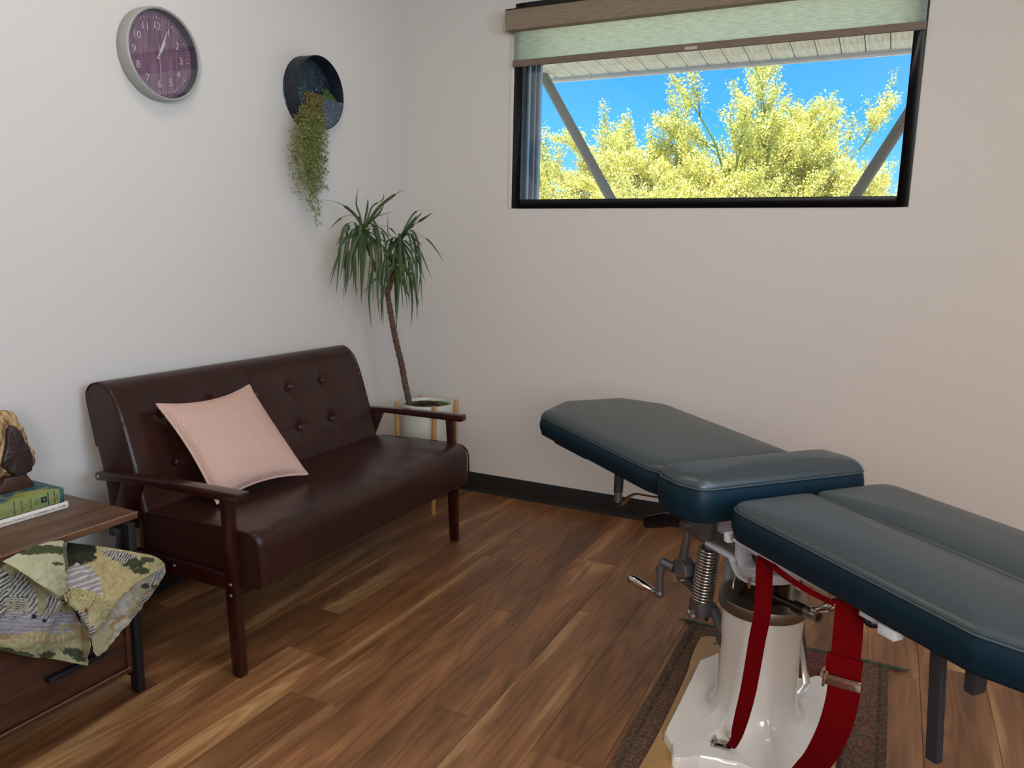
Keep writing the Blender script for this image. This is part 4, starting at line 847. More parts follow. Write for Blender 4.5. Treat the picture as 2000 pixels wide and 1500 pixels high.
    g_ = col.mean(-1, keepdims=True); return (col*.82+g_*.18)*.74
def bez(grid, u, v):
    """smooth surface through a control grid (rows along v, columns along u)"""
    G = np.array(grid); R_, K = G.shape[:2]
    def w(n, t):
        x = t*(n-1); i = np.clip(np.floor(x).astype(int), 0, n-2); f = x-i; W = np.zeros(t.shape+(n,)); idx = [np.clip(i+o, 0, n-1) for o in (-1, 0, 1, 2)]
        cs = [(-f+2*f*f-f**3)/2, (2-5*f*f+3*f**3)/2, (f+4*f*f-3*f**3)/2, (-f*f+f**3)/2]
        for c, k in zip(cs, idx):
            np.add.at(W, (np.arange(len(t)), k), c)
        return W
    return np.einsum('ur,vk,rkc->uvc', w(R_, v), w(K, u), G)
cm = bpy.data.materials.new('printed_cotton'); cm.use_nodes = True; b_ = cm.node_tree.nodes['Principled BSDF']; b_.inputs['Roughness'].default_value = .75; b_.inputs['Specular IOR Level'].default_value = .25
at = cm.node_tree.nodes.new('ShaderNodeVertexColor'); at.layer_name = 'print'; cm.node_tree.links.new(at.outputs[0], b_.inputs['Base Color'])
V = []; Fc = []; CC = []
for nm, gr in CLOTH.items():
    nu, nv = {'A': (190, 120), 'B': (84, 70), 'C': (130, 110), 'D': (110, 56), 'E': (12, 46)}[nm]
    u = np.linspace(0, 1, nu); v = np.linspace(0, 1, nv); Sg = bez(gr, u, v)   # (nv,nu,5)
    P = Sg[..., :3].copy(); a = Sg[..., 3]*5.1735; b = (Sg[..., 4]-1030)*5.1735
    P[..., 0] += (fbm(a*.6+b*.5, b*.8+900, 120)-.5)*.020*(1 if nm != 'E' else .2)+(fbm(a, b, 46)-.5)*.006
    if nm == 'A': P[..., 0] += .010*np.sin(a*.010+b*.004)*np.clip((b-450)/400, 0, 1)
    base = len(V); V += [tuple(p) for p in P.reshape(-1, 3)]; CC += list(printcol(nm, a, b).reshape(-1, 3))
    Fc += [(base+i*nu+j, base+i*nu+j+1, base+(i+1)*nu+j+1, base+(i+1)*nu+j) for i in range(nv-1) for j in range(nu-1)]
me = bpy.data.meshes.new('printed_cloth'); CL = Vector((.50, -2.32, .345)); me.from_pydata([tuple(Vector(p)-CL) for p in V], [], Fc)
ca = me.color_attributes.new('print', 'FLOAT_COLOR', 'POINT'); arr = np.ones((len(V), 4), np.float32); arr[:, :3] = np.array(CC); ca.data.foreach_set('color', arr.ravel())
me.materials.append(cm); me.polygons.foreach_set('use_smooth', [True]*len(me.polygons))
clo = bpy.data.objects.new('printed_cloth', me); COL.objects.link(clo); clo.location = CL
md = clo.modifiers.new('thickness', 'SOLIDIFY'); md.thickness = .0012
tag(clo, 'crumpled zebra safari print cloth spilling out of the cabinet shelf', 'cloth')

# ================================================================ rug under the treatment table
RX0, RX1, RY0, RY1 = 1.812, 2.438, -3.05, -.945
def rug_mat():
    m = M('worn_woven_rug', srgb(120, 96, 84), .95, spec=.1); n = m.node_tree; N = n.nodes.new; L = n.links.new; b = n.nodes['Principled BSDF']
    tcn = N('ShaderNodeTexCoord'); s = N('ShaderNodeSeparateXYZ'); L(tcn.outputs['Object'], s.inputs[0])
    ax = N('ShaderNodeMath'); ax.operation = 'ABSOLUTE'; L(s.outputs[0], ax.inputs[0])
    rp = N('ShaderNodeValToRGB'); rp.color_ramp.interpolation = 'LINEAR'; mr = N('ShaderNodeMapRange'); mr.inputs[2].default_value = .313; L(ax.outputs[0], mr.inputs[0]); L(mr.outputs[0], rp.inputs[0])
    c = rp.color_ramp; c.elements[0].position = 0; c.elements[0].color = (*srgb(132, 88, 86), 1); c.elements[1].position = 1; c.elements[1].color = (*srgb(116, 100, 86), 1)
    for p, q in ((.62, (136, 84, 88)), (.655, (92, 78, 72)), (.68, (124, 108, 94)), (.80, (134, 106, 96)), (.90, (128, 102, 92)), (.925, (92, 80, 70)), (.95, (118, 100, 86))): e = c.elements.new(p); e.color = (*srgb(*q), 1)
    mp = N('ShaderNodeMapping'); mp.inputs['Scale'].default_value = (1, 1, 1); L(tcn.outputs['Object'], mp.inputs[0])
    vo = N('ShaderNodeTexVoronoi'); vo.inputs['Scale'].default_value = 34; vo.feature = 'F1'; L(mp.outputs[0], vo.inputs['Vector'])
    r2 = N('ShaderNodeValToRGB'); r2.color_ramp.interpolation = 'EASE'; r2.color_ramp.elements[0].position = .1; r2.color_ramp.elements[0].color = (*srgb(200, 120, 130), 1); r2.color_ramp.elements[1].position = .6; r2.color_ramp.elements[1].color = (*srgb(170, 176, 140), 1)
    e = r2.color_ramp.elements.new(.32); e.color = (*srgb(120, 112, 110), 1); L(vo.outputs['Distance'], r2.inputs[0])
    mx = N('ShaderNodeMix'); mx.data_type = 'RGBA'; mx.blend_type = 'OVERLAY'; mx.inputs[0].default_value = .30; L(rp.outputs[0], mx.inputs[6]); L(r2.outputs[0], mx.inputs[7])
    nz = N('ShaderNodeTexNoise'); nz.inputs['Scale'].default_value = 130; nz.inputs['Detail'].default_value = 6; L(mp.outputs[0], nz.inputs['Vector'])
    r3 = N('ShaderNodeValToRGB'); r3.color_ramp.elements[0].position = .36; r3.color_ramp.elements[0].color = (.34, .30, .28, 1); r3.color_ramp.elements[1].position = .62; r3.color_ramp.elements[1].color = (1.0, .98, .92, 1); L(nz.outputs['Fac'], r3.inputs[0])
    m2 = N('ShaderNodeMix'); m2.data_type = 'RGBA'; m2.blend_type = 'MULTIPLY'; m2.inputs[0].default_value = .85; L(mx.outputs[2], m2.inputs[6]); L(r3.outputs[0], m2.inputs[7]); L(m2.outputs[2], b.inputs['Base Color'])
    bp = N('ShaderNodeBump'); bp.inputs['Strength'].default_value = .8; bp.inputs['Distance'].default_value = .003; L(nz.outputs['Fac'], bp.inputs['Height']); L(bp.outputs[0], b.inputs['Normal'])
    return m
rug = tag(MB().box(RX0-2.125, RX1-2.125, RY0+2, RY1-.012+2, .0003, .0062).build('rug', rug_mat(), bevel=.002), 'worn pink and olive patterned rug under the treatment table', 'rug')
rug.location = (2.125, -2, 0)
mb = MB(); r5 = random.Random(8)
pts = [(RX0-.012+ (RX1-RX0+.055)*k/40-2.125, RY1-.006+2+r5.uniform(-.003, .003), .006) for k in range(41)]
mb.tube(pts, [.0035+r5.uniform(0, .003) for _ in pts], 6)
for k in range(50):
    x = r5.uniform(RX0-.01, RX1+.02)-2.125 if k > 16 else r5.choice([RX0-.012, RX1+.03])-2.125+r5.uniform(-.02, .02); mb.tube([(x, RY1+1.994, .006), (x+r5.uniform(-.02, .02), RY1+1.998+r5.uniform(-.006, .010), .005), (x+r5.uniform(-.03, .03), RY1+2+r5.uniform(-.008, .018), .003)], .0012, 4)
o = mb.build('binding_edge', M('green_edge_yarn', srgb(70, 92, 66), .95, var=(60, srgb(44, 58, 44), .15)), rug); o['label'] = 'frayed green end binding'

# ================================================================ treatment table
TA = math.radians(-41); TO = Vector((2.11, -1.50, 0))
tt = thing('treatment_table', 'white pedestal treatment table with four dark teal padded sections', 'treatment table', tuple(TO), TA)
def l2(p):  # world -> table-local
    c, s = math.cos(-TA), math.sin(-TA); x, y = p[0]-TO.x, p[1]-TO.y; return (x*c-y*s, x*s+y*c)+tuple(p[2:3])
def pad(name, outline, r, z0, z1, mat, parent=tt, crown=.012, edge=.016, tilt=None, piping=True, bulge=.006):
    poly = round_poly(outline, r, 7)
    if sum(poly[i-1][0]*poly[i][1]-poly[i][0]*poly[i-1][1] for i in range(len(poly))) < 0: poly = poly[::-1]
    dense = []
    for i in range(len(poly)):
        a = Vector(poly[i]); b = Vector(poly[(i+1) % len(poly)]); k = max(1, int((b-a).length/.02)); dense += [a.lerp(b, q/k) for q in range(k)]
    P = dense; n = len(P); cx = (min(p.x for p in P)+max(p.x for p in P))/2; cy = (min(p.y for p in P)+max(p.y for p in P))/2; C0 = Vector((cx, cy))
    nrm = []
    for i in range(n):
        t = (P[(i+1) % n]-P[i-1]).normalized(); nrm.append(Vector((t.y, -t.x)))
    lx = max(p.x for p in P)-min(p.x for p in P); ly = max(p.y for p in P)-min(p.y for p in P)
    zz = (lambda x, y: 0) if tilt is None else tilt
    rings = [(-.012, z0, 0), (-.002, z0+.002, 0), (.0, z0+.010, 0)]+[(bulge*math.sin(PI*t), z0+.010+(z1-edge-z0-.010)*t, 0) for t in (.25, .5, .75, .93)]
    top = [(-.001, z1-edge*.98, 0), (-.0, z1-edge*.90, 0), (-edge*.10, z1-edge*.55, 0), (-edge*.45, z1-edge*.2, 0), (-edge, z1, 0)]
    mb = MB()
    def ring(off, z, s, zadd=0):
        for i in range(n):
            q = P[i]+nrm[i]*off; q = q.lerp(Vector((C0.x+(q.x-C0.x)*max(0, 1-ly*.0), C0.y)) if False else C0, s); mb.v.append((q.x, q.y, z+zadd+zz(q.x, q.y)))
    allr = [(o_, z_, 0, 0) for o_, z_, _ in rings+top]
    for k in range(1, 9):
        s = k/8; allr.append((-edge, z1, s*.985, crown*(1-(1-s)**2.4)))
    for a in allr: ring(*a)
    R_ = len(allr); split = len(rings)+1
    for i in range(R_-1):
        for j in range(n): mb.f.append((i*n+j, i*n+(j+1) % n, (i+1)*n+(j+1) % n, (i+1)*n+j)); mb.mi.append(0 if i >= split else 1)
    mb.f += [tuple(range(n))[::-1], tuple(range((R_-1)*n, R_*n))]; mb.mi += [1, 0]
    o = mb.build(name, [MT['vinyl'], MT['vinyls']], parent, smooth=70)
    if piping:
        zp = z1-edge*.92; m2 = MB(); m2.tube([(P[i].x+nrm[i].x*.0006, P[i].y+nrm[i].y*.0006, zp+zz(P[i].x, P[i].y)) for i in range(n)], .0021, 6, closed=True); m2.build('piping', MT['piping'], o, smooth=180)
    return o
tl = lambda x, y: .012*max(0, (-x-.14)/.8)
pad('head_section', [(-.150, -.238), (-.150, .235), (-.86, .262), (-1.015, .150), (-1.015, -.10), (-.875, -.252)], [.085, .060, .07, .05, .05, .045], .636, .722, None, tilt=tl, edge=.024)
pad('chest_section', [(.046, -.252), (.050, .262), (-.010, .292), (-.126, .278), (-.130, -.276), (-.02, -.280)], [.05, .04, .05, .05, .055, .05], .634, .748, None, crown=.012, edge=.030)
tr_ = lambda x, y: -.012*max(0, (x-.13)/.62)
pad('leg_section', [(.128, -.250), (.128, -.002), (.74, -.002), (1.02, -.002), (1.02, -.14), (.742, -.250)], [.06, .035, .1, .04, .06, .03], .640, .722, None, tilt=tr_)
pad('leg_section', [(.128, .250), (.128, .004), (.74, .004), (1.02, .004), (1.02, .14), (.742, .262)], [.06, .035, .1, .04, .06, .03], .640, .722, None, tilt=tr_)
def T(name, mat, mb, **k): return mb.build(name, MT[mat], tt, **k)
# under-pad boards and frames
T('mounting_plate', 'blackp', MB().prism(round_poly([(-.86, -.212), (-.60, -.212), (-.60, .212), (-.86, .212)], .03), .622, .652), bevel=.002)
T('mounting_plate', 'blackp', MB().box(-.33, -.14, -.17, .17, .605, .642), bevel=.004)
T('frame_rail', 'enamelb', MB().box(.14, .60, -.232, -.222, .626, .6345).box(.14, .60, .222, .232, .626, .6345).box(.10, .116, -.226, .226, .612, .634).box(.50, .56, -.226, .226, .612, .634), bevel=.002)
T('center_beam', 'cast', MB().box(-.16, .62, -.05, .05, .575, .615), bevel=.003)
# pedestal: white enamelled casting with a plate cut away at the corners, flaring into the column
cl_, cr2 = [], []
def wl(p): return l2(p)
B0 = [(1.915, -1.29), (1.945, -1.24), (1.965, -1.20), (2.00, -1.245), (2.11, -1.265), (2.22, -1.245), (2.252, -1.20), (2.275, -1.24), (2.302, -1.29), (2.302, -1.71), (2.275, -1.76), (2.252, -1.80), (2.20, -1.755), (2.11, -1.735), (2.02, -1.755), (1.965, -1.80), (1.945, -1.735), (1.915, -1.69)]
B1 = [l2(p) for p in B0]; base2 = round_poly(B1, .018, 4)
if sum(base2[i-1][0]*base2[i][1]-base2[i][0]*base2[i-1][1] for i in range(len(base2))) < 0: base2 = base2[::-1]
pts2 = []
for i in range(len(base2)):
    a = Vector(base2[i]); b = Vector(base2[(i+1) % len(base2)]); k = max(1, int((b-a).length/.008)); pts2 += [a.lerp(b, q/k) for q in range(k)]
n = len(pts2); mb = MB()
prof = [(1.0, .018, 0), (1.0, .050, 0), (.985, .058, 0)]
for t in np.linspace(0, 1, 16): # blend from plate outline to a circle while rising in a concave flare
    prof.append((None, t, 0))
for p in prof:
    for q in pts2:
        r = q.length; d = q.normalized()
        if p[0] is not None: v = d*(r*p[0] if p[0] == 1.0 else r-.006); mb.v.append((v.x, v.y, p[1]))
        else:
            t = p[1]; rc = .102; s = 1-t; rad = rc+(r-.006-rc)*(s**2.7); z = .058+.004*t+.150*(t**2.6)
            mb.v.append((d.x*rad, d.y*rad, z))
for i in range(len(prof)-1):
    for j in range(n): mb.f.append((i*n+j, i*n+(j+1) % n, (i+1)*n+(j+1) % n, (i+1)*n+j)); mb.mi.append(0)
mb.f.append(tuple(range(n))[::-1]); mb.mi.append(0)
mb.lathe([(.1020, .212), (.1022, .272), (.1030, .31), (.1040, .345), (.1045, .368)], n=64, cap=False)
pe = T('pedestal', 'enamel', mb, smooth=55)
T('collar_ring', 'ring', MB().lathe([(.100, .366), (.1115, .366), (.1125, .368), (.1125, .394), (.1110, .3965), (.075, .3985), (.064, .3985)], n=72), smooth=35)
T('head_casting', 'cast', MB().lathe([(.048, .488), (.044, .52), (.044, .578)], n=28), smooth=40)
T('piston', 'piston', MB().lathe([(.064, .398), (.064, .470)], n=48), smooth=40)
T('top_plate', 'enamelb', MB().lathe([(.05, .462), (.084, .462), (.086, .466), (.086, .484), (.082, .488), (.0, .488)], c=(.0, .0, 0), n=56), smooth=40)
# tan skids with rounded lobes
for s in (-1, 1):
    P = [(1.889, -1.32), (1.880, -1.24), (1.876, -1.15), (1.880, -1.09), (1.915, -1.067), (1.955, -1.085), (1.966, -1.13), (1.968, -1.195), (1.950, -1.238), (1.918, -1.262), (1.912, -1.31), (1.912, -1.65), (1.920, -1.69), (1.955, -1.722), (1.972, -1.765), (1.970, -1.87), (1.955, -1.915), (1.915, -1.935), (1.893, -1.91), (1.890, -1.85), (1.893, -1.76), (1.895, -1.66), (1.893, -1.45)]
    P = [((p[0] if s < 0 else 2*2.1085-p[0]), p[1]) for p in P]
    sm = [tuple(v)[:2] for v in catmull([(p[0], p[1], 0) for p in P]+[(P[0][0], P[0][1], 0)], 4)[:-1]]
    o = T('skid', 'tan', MB().prism([l2(p) for p in sm], .0065, .030), bevel=.004)
    for hy in (-1.115, -1.885):
        c = l2((1.928 if s < 0 else 2*2.1085-1.928, hy)); MB().lathe([(.0065, .0302), (.0065, .0308), (.0, .0304)], c=(c[0], c[1], 0), n=14).build('screw_hole', MT['blackp'], o)
# white guide tube, spring, cranks and levers at the head end (table-local x runs from head to foot)
T('guide_tube', 'enamelb', MB().lathe([(.0, .225), (.029, .225), (.031, .228), (.031, .58), (.0, .58)], c=(-.135, .015, 0), n=36), smooth=40)
sp_ = []; K = 17; N_ = 22*K
for i in range(N_+1):
    t = i/N_; a = 2*PI*K*t; c = Vector((-.108, -.10, .502)).lerp(Vector((-.124, -.10, .348)), t); r = .0258+.0015*math.sin(PI*t); sp_.append((c.x+r*math.cos(a), c.y+r*math.sin(a), c.z))
T('coil_spring', 'steel', MB().tube(sp_, .0036, 8), smooth=180)
T('spring_rod', 'darkst', MB().tube([(-.106, -.10, .53), (-.126, -.10, .325)], .010, 14), smooth=40)
T('spring_cap', 'cast', MB().tube([(-.104, -.10, .545), (-.107, -.10, .502)], .0175, 20), smooth=40)
T('pivot_bracket', 'cast', MB().prism(round_poly([(-.205, .535), (-.165, .520), (-.115, .515), (-.085, .535), (-.085, .60), (-.20, .60)], .012), -.125, -.08, 'y'), bevel=.004)
T('side_bar', 'cast', MB().prism([(-.104, .528), (.02, .528), (.02, .556), (-.104, .556)], -.112, -.10, 'y'), bevel=.002)
T('side_bar', 'enamelb', MB().box(-.105, .02, -.120, -.098, .512, .524), bevel=.002)
T('cross_plate', 'enamelb', MB().box(-.16, .30, -.098, -.082, .545, .60), bevel=.002)
T('hanger_bracket', 'enamelb', MB().prism(round_poly([(.022, .60), (.022, .535), (.040, .507), (.085, .512), (.12, .530), (.12, .541), (.082, .523), (.048, .519), (.036, .538), (.036, .60)], .006, 4), -.125, -.085, 'y'), bevel=.0015)
T('swing_plate', 'enamelb', MB().ribbon(catmull([(-.01, -.112, .518), (.02, -.122, .502), (.05, -.128, .490), (.09, -.122, .488), (.125, -.098, .492)], 5), .007, (0, 0, 1), .012), bevel=.001)
T('bolt', 'steel', MB().tube([(.088, -.128, .50), (.088, -.128, .475)], .004, 8))
arm = [(-.186, -.115, .535), (-.190, -.115, .50), (-.196, -.115, .46), (-.200, -.115, .428)]
T('lever_arm', 'cast', MB().tube(arm, [.0105, .0105, .012, .013], 12), smooth=50)
T('knuckle', 'cast', MB().tube([(-.186, -.135, .538), (-.186, -.09, .538)], .015, 16), smooth=40)
T('crank_block', 'cast', MB().prism(round_poly([(-.222, .400), (-.222, .428), (-.198, .440), (-.170, .428), (-.162, .398), (-.185, .385), (-.210, .385)], .006), -.132, -.092, 'y'), bevel=.003)
T('crank_shaft', 'darkst', MB().tube([(-.272, -.135, .402), (-.130, -.075, .380)], .0115, 16), smooth=40)
T('shaft_collar', 'cast', MB().tube([(-.268, -.134, .4015), (-.232, -.120, .396)], .0145, 16), smooth=40)
T('crank_arm', 'cast', MB().tube([(-.258, -.148, .398), (-.256, -.150, .36), (-.254, -.150, .318)], [.013, .0105, .0115], 12), smooth=50)
T('crank_hub', 'cast', MB().sphere((-.254, -.150, .314), .014, 14), smooth=180)
T('crank_handle', 'chrome', MB().tube([(-.262, -.158, .318), (-.275, -.170, .323), (-.290, -.182, .328), (-.305, -.194, .334), (-.322, -.208, .341), (-.327, -.212, .343)], [.006, .009, .0135, .0155, .0125, .004], 14), smooth=180)
T('lower_lever', 'cast', MB().prism(round_poly([(-.262, .348), (-.250, .368), (-.205, .372), (-.09, .330), (-.035, .272), (-.022, .262), (-.044, .244), (-.062, .250), (-.082, .300), (-.10, .318), (-.20, .344)], .008), -.093, -.068, 'y'), bevel=.003)
T('pivot_bolt', 'steel', MB().tube([(-.232, -.10, .356), (-.232, -.064, .356)], .007, 10))
T('link_block', 'cast', MB().prism(round_poly([(-.150, .345), (-.100, .345), (-.098, .300), (-.128, .296), (-.148, .312)], .006), -.125, -.085, 'y'), bevel=.002)
T('link_pin', 'chrome', MB().tube([(-.158, -.11, .292), (-.098, -.10, .302)], .0075, 12), smooth=40)
T('link_pin_head', 'steel', MB().sphere((-.160, -.11, .292), .011, 12), smooth=180)
T('hex_bolt', 'screw', MB().tube([(-.122, -.13, .318), (-.106, -.14, .312)], .006, 6))
# head-section latch: chrome post and curved lever, black paddle
T('latch_post', 'darkst', MB().tube([(-.585, -.10, .640), (-.588, -.10, .512)], .0155, 18), smooth=40)
T('latch_collar', 'cast', MB().tube([(-.588, -.10, .512), (-.586, -.10, .478)], .0135, 18), smooth=40)
T('latch_lever', 'chrome', MB().ribbon(catmull([(-.575, -.10, .470), (-.555, -.10, .482), (-.525, -.10, .512), (-.48, -.10, .538), (-.443, -.10, .547), (-.39, -.10, .558), (-.33, -.10, .574), (-.29, -.10, .60)], 5), .017, (0, 1, 0), .006), bevel=.0015)
T('paddle_lever', 'blackp', MB().prism(round_poly([(-.398, .466), (-.400, .490), (-.386, .500), (-.30, .538), (-.20, .562), (-.20, .526), (-.262, .508), (-.33, .480), (-.38, .462)], .007), -.125, -.085, 'y'), bevel=.004)
# height crank on the foot side
T('crank_shaft', 'piston', MB().tube([(.050, -.018, .419), (.135, -.002, .420)], .0105, 16), smooth=40)
T('shaft_collar', 'blackp', MB().tube([(.116, -.005, .420), (.148, .000, .420)], .0160, 18), smooth=40)
T('shaft_end', 'ring', MB().tube([(.144, .0, .420), (.184, .006, .420)], .0155, 22), smooth=40)
T('shaft_bore', 'blackp', MB().tube([(.183, .006, .420), (.1845, .0062, .420)], .0105, 14))
T('crank_handle', 'chrome', MB().tube(catmull([(.172, -.012, .432), (.182, -.008, .438), (.190, -.004, .444), (.199, .001, .450), (.208, .008, .458), (.216, .018, .466), (.219, .026, .473), (.221, .032, .477)], 3), list(np.interp(np.linspace(0, 1, 22), [0, .14, .28, .42, .57, .75, .9, 1], [.007, .011, .0075, .009, .0135, .0145, .011, .004])), 16), smooth=180)
# chrome foot lever behind the column
T('foot_lever', 'chrome', MB().ribbon(catmull([(-0.008, 0.12, 0.451), (-0.023, 0.14, 0.397), (-0.057, 0.17, 0.341), (-0.07, 0.2, 0.276), (-0.071, 0.22, 0.193), (-0.07, 0.235, 0.112), (-0.06, 0.243, 0.048)], 5), .020, (.5, .86, 0), .006), bevel=.001)
T('cable', 'steel', MB().tube(catmull([(-.045, -.035, .49), (-.052, -.045, .45), (-.055, -.055, .42), (-.050, -.06, .400)], 5), .0035, 6), smooth=180)
# foot-end leg, stubs, bumper
lg = T('support_leg', 'darkst', MB().prism(round_poly([(-.013, 0), (.013, 0), (.013, .29), (-.013, .29)], .004), -.008, .008, 'y'), bevel=.002)
lg.location = (.594, -.100, .340); lg.rotation_euler = (0, math.radians(-4.5), 0)
T('stop_bracket', 'darkst', MB().prism(round_poly([(.640, .60), (.668, .60), (.664, .515), (.642, .515)], .006), -.115, -.085, 'y'), bevel=.002)
T('stop_pin', 'blackp', MB().tube([(.74, -.12, .64), (.742, -.12, .575)], .006, 10))
T('knob', 'blackp', MB().sphere((.520, -.212, .606), .016, 14, (1, 1, .7)), smooth=180)
T('end_bracket', 'enamelb', MB().box(.555, .592, -.240, -.215, .606, .626), bevel=.002)
# red straps
def strap(name, pts, wd, ws, th=.0018, mat='strap'):
    pc = catmull(pts, 6); k = len(pc); W_ = [np.interp(i/(k-1), np.linspace(0, 1, len(ws)), ws) for i in range(k)]
    mb = MB(); mb.ribbon(pc, W_, wd, th); return mb.build(name, MT[mat], tt, smooth=60)
st1 = strap('strap', [(.222, -.165, .622), (.218, -.200, .612), (.219, -.204, .58), (.219, -.2, .485), (.204, -.195, .407), (.184, -.19, .276), (.165, -.186, .195), (.150, -.182, .144), (.136, -.176, .108), (.118, -.172, .078), (.104, -.168, .068)], (.80, .60, 0), [.036, .037, .037, .037, .037, .036, .034, .030, .022, .022, .02])
st1['label'] = 'red strap crossing the front of the white column'
bk = MB().box(-.026, .020, -.016, .016, 0, .004).box(-.028, -.022, -.018, .018, 0, .011).build('buckle', MT['chrome'], st1, bevel=.001); bk.location = (.090, -.170, .0625); bk.rotation_euler = (0, math.radians(-6), math.radians(38))
mb = MB()
for k in range(5):
    a0 = Vector((.128+.004*k*.3, -.182, .100)); mb.tube([a0, a0+Vector((-.010+.003*k, -.006, .010)), a0+Vector((-.014+.006*k, -.004, .022+.003*k))], .0004, 4)
mb.build('frayed_thread', MT['strap'], st1)
st2 = strap('strap', [(.455, -.19, .632), (.46, -.205, .62), (.463, -.207, .56), (.465, -.208, .504), (.466, -.208, .474), (.464, -.204, .419), (.449, -.20, .343), (.414, -.19, .258), (.379, -.18, .199), (.350, -.185, .145), (.325, -.20, .095), (.310, -.22, .045)], (.80, .60, 0), [.052, .052, .054, .054, .060, .060, .060, .058, .056, .052, .05, .05])
st2['label'] = 'wide red strap curving down on the right of the column'
strap('strap_loop', [(.468, -.2125, .508), (.467, -.2125, .49), (.467, -.2125, .47)], (.80, .60, 0), [.064, .066, .064], .006)
bk = MB().box(-.034, .034, -.001, .001, 0, .022).box(-.036, -.031, -.006, .006, -.004, .026).build('buckle', MT['chrome'], st2, bevel=.0008); bk.location = (.466, -.212, .440); bk.rotation_euler = (0, 0, math.radians(37))
strap('strap', [(.235, -.222, .628), (.30, -.236, .618), (.38, -.238, .613), (.45, -.236, .614)], (0, .25, 1), [.012, .013, .012, .010], .002)['label'] = 'red strap lying along the white frame rail'

# ================================================================ outside the window
gz = -.25
struct(MB().box(-40, 40, .15, 120, gz-.2, gz).build('ground', MT['ground']))
# roof overhang: boarded soffit sloping down outwards, white fascia and gutter
sl = -.075/1.05
so = struct(MB().box(-1.2, 4.4, .15, 1.21, 2.46, 2.50).build('soffit', MT['fascia']))
bw = .1187; x = -1.0; k = 0
while x < 4.3:
    mb = MB(); g = .0022; xa, xb = x+g, x+bw-g
    v = []
    for (xx, dz) in ((xa, .004), (xa+.003, 0), (xb-.003, 0), (xb, .004), (xb, .016), (xa, .016)): v += [(xx, .15, 2.432+dz), (xx, 1.196, 2.432+dz+sl*1.046)]
    mb.add([(p[0]-x, p[1], p[2]) for p in v], [(0, 2, 4, 6, 8, 10), (1, 11, 9, 7, 5, 3)]+[(2*q, 2*q+1, 2*((q+1) % 6)+1, 2*((q+1) % 6)) for q in range(6)])
    o = mb.build('board', MT['soffit'], so); o.location = (x, 0, 0)
    b_ = MB().box(-.006, .006, 1.180, 1.196, -.006, 0); bb = b_.build('clip', MT['fasciad'], so); bb.location = (x, 0, 2.432+sl*1.046+.003)
    x += bw; k += 1
MB().box(-1.2, 4.4, 1.196, 1.212, 2.340, 2.50).build('fascia', MT['fasciad'], so, bevel=.003)
MB().box(-1.2, 4.4, 1.212, 1.232, 2.335, 2.50).build('fascia', MT['fascia'], so, bevel=.003)
MB().box(-1.2, 4.4, 0.15, 1.24, 2.50, 2.56).build('roof_deck', MT['fascia'], so)
# braced eave post: two slanting pipes rising from one foot
ep = thing('eave_brace', 'V-shaped pair of grey steel pipe braces holding up the eave', 'roof support', (1.483, 1.10, gz))
E0 = Vector((1.483, 1.10, gz))
for tp_, name in (((.283-.035, 1.10, 2.37), 'pipe'), ((2.302+.205, 1.10, 2.37), 'pipe')):
    b0 = Vector((1.483, 1.10, .42)); tv = Vector(tp_); dd = (tv-b0)
    q = MB(); q.tube([b0-E0, tv-E0], .030, 24); pp_ = q.build(name, MT['pipe'], ep, smooth=40)
    for f_ in (.52, .60, .79, .905): 
        c = b0+dd*f_-E0; MB().sphere((c.x+.006, -.030, c.z), .003, 8).build('screw', MT['screw'], pp_)
MB().tube([(0, 0, 0), (0, 0, .70)], .045, 24).build('post', MT['pipe'], ep, smooth=40)

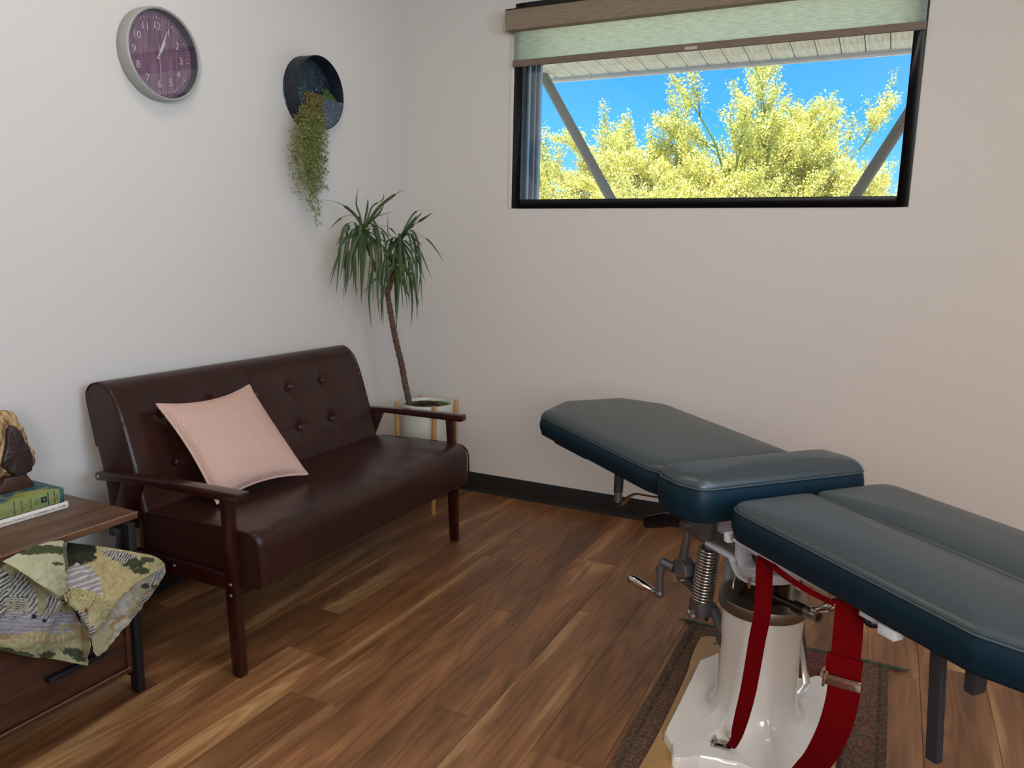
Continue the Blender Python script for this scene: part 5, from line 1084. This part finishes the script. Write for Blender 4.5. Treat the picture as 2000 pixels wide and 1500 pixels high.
# flowering palo verde tree
def tree():
    rg = random.Random(17); TB = Vector((.32, 6.2, gz)); t = thing('palo_verde_tree', 'large flowering yellow palo verde tree outside the window', 'tree', tuple(TB))
    hub = Vector((.05, 0, 1.35)); tk = MB(); tk.tube(catmull([(0, 0, 0), (-.03, .02, .5), (.03, 0, 1.0), tuple(hub)], 5), [.16, .15, .145, .14, .135, .13, .13, .125, .125, .12, .12, .115, .11, .11, .11, .11], 14); tk.build('trunk', MT['treebark'], t, smooth=60)
    br = MB(); bl = []; bl2 = []
    def crownR(d):  # crown surface radius by direction
        az = math.atan2(d.y, d.x); el = math.asin(max(-1, min(1, d.z)))
        r = 2.75-.55*abs(math.sin(el))+.20*mnoise.noise(Vector((math.cos(az)*2.4, math.sin(az)*2.4, el*3.1))); return r
    def limb(p, d, L, r, depth):
        n = 6; pts = [p]; q = p.copy(); dd = d.copy()
        for i in range(n):
            dd = (dd+Vector((rg.gauss(0, .09), rg.gauss(0, .09), rg.gauss(.015, .06)))).normalized(); q = q+dd*L/n; pts.append(q.copy())
        br.tube(pts, [r*(1-.65*i/n) for i in range(n+1)], 6 if depth < 2 else 4, cap=False)
        if depth < 3:
            m = (6, 5, 5)[depth]
            for k in range(m):
                f = rg.uniform(.25, 1.0); i = min(int(f*n), n-1); pp = pts[i].lerp(pts[i+1], f*n-i); s = Vector((rg.gauss(0, 1), rg.gauss(0, 1), rg.gauss(0, .7)+.25)).normalized()
                limb(pp, (dd*.95+s*.55).normalized(), L*rg.uniform(.42, .62), r*.45, depth+1)
        if depth >= 1:
            for i in range(1, len(pts)):
                for _ in range((3, 8, 17)[depth-1] if depth > 0 else 0):
                    c = pts[i-1].lerp(pts[i], rg.random()); sp = .028 if depth == 3 else .05
                    (bl if rg.random() < .74 else bl2).append((c.x+rg.gauss(0, sp), c.y+rg.gauss(0, sp), c.z+rg.gauss(0, sp)))
    N = 34; 
    for k in range(N):
        u = (k+.5)/N; el = math.asin(.02+.96*u) if k % 3 else rg.uniform(.0, .5); az = k*2.399963
        d = Vector((math.cos(el)*math.cos(az), math.cos(el)*math.sin(az), math.sin(el))); L = crownR(d)*(.62 if k % 2 else .50)
        limb(hub+d*.05, (d+Vector((0, 0, .10))).normalized(), L, .036, 0)
    o = br.build('branches', MT['treebark'], t, smooth=60); o['kind'] = 'stuff'
    def petals(lst, size, mat, label):
        A = np.array(lst); n = len(A); rs = np.random.RandomState(3); a = rs.normal(size=(n, 3)); a /= np.linalg.norm(a, axis=1)[:, None]; b = np.cross(a, rs.normal(size=(n, 3))); b /= np.linalg.norm(b, axis=1)[:, None]
        s = size*rs.uniform(.6, 1.25, (n, 1)); v = np.stack([A-a*s, A+b*s*.8, A+a*s, A-b*s*.8], 1).reshape(-1, 3)
        me = bpy.data.meshes.new('blossoms'); me.vertices.add(4*n); me.vertices.foreach_set('co', v.ravel()); me.loops.add(4*n); me.loops.foreach_set('vertex_index', np.arange(4*n)); me.polygons.add(n); me.polygons.foreach_set('loop_start', np.arange(0, 4*n, 4)); me.update(); me.validate()
        me.materials.append(mat); o = bpy.data.objects.new(label, me); COL.objects.link(o); o.parent = t; o['kind'] = 'stuff'
    petals(bl, .0125, MT['bloom'], 'blossoms'); petals(bl2, .010, MT['bloom2'], 'leaflets')
    print('blossoms', len(bl), len(bl2), 'branch faces', len(br.f))
tree()
# distant mountain range
mb = MB()
def hillf(u, v):
    az = math.radians(-70+130*u); r = 150+v*25; h = (9+5.5*mnoise.noise(Vector((u*9, 0, 1)))+2.5*mnoise.noise(Vector((u*33, 3, 1)))+1.0*mnoise.noise(Vector((u*120, 3, 1))))
    h += 6*math.exp(-((u-.53)/.05)**2); z = (h+3)*(1-(1-v)**1.6)+1.5*mnoise.noise(Vector((u*200, v*9, 5)))*v-3
    return (r*math.sin(az), r*math.cos(az), z)
mb.grid(hillf, 260, 14); struct(mb.build('mountains', MT['hill'], smooth=180))
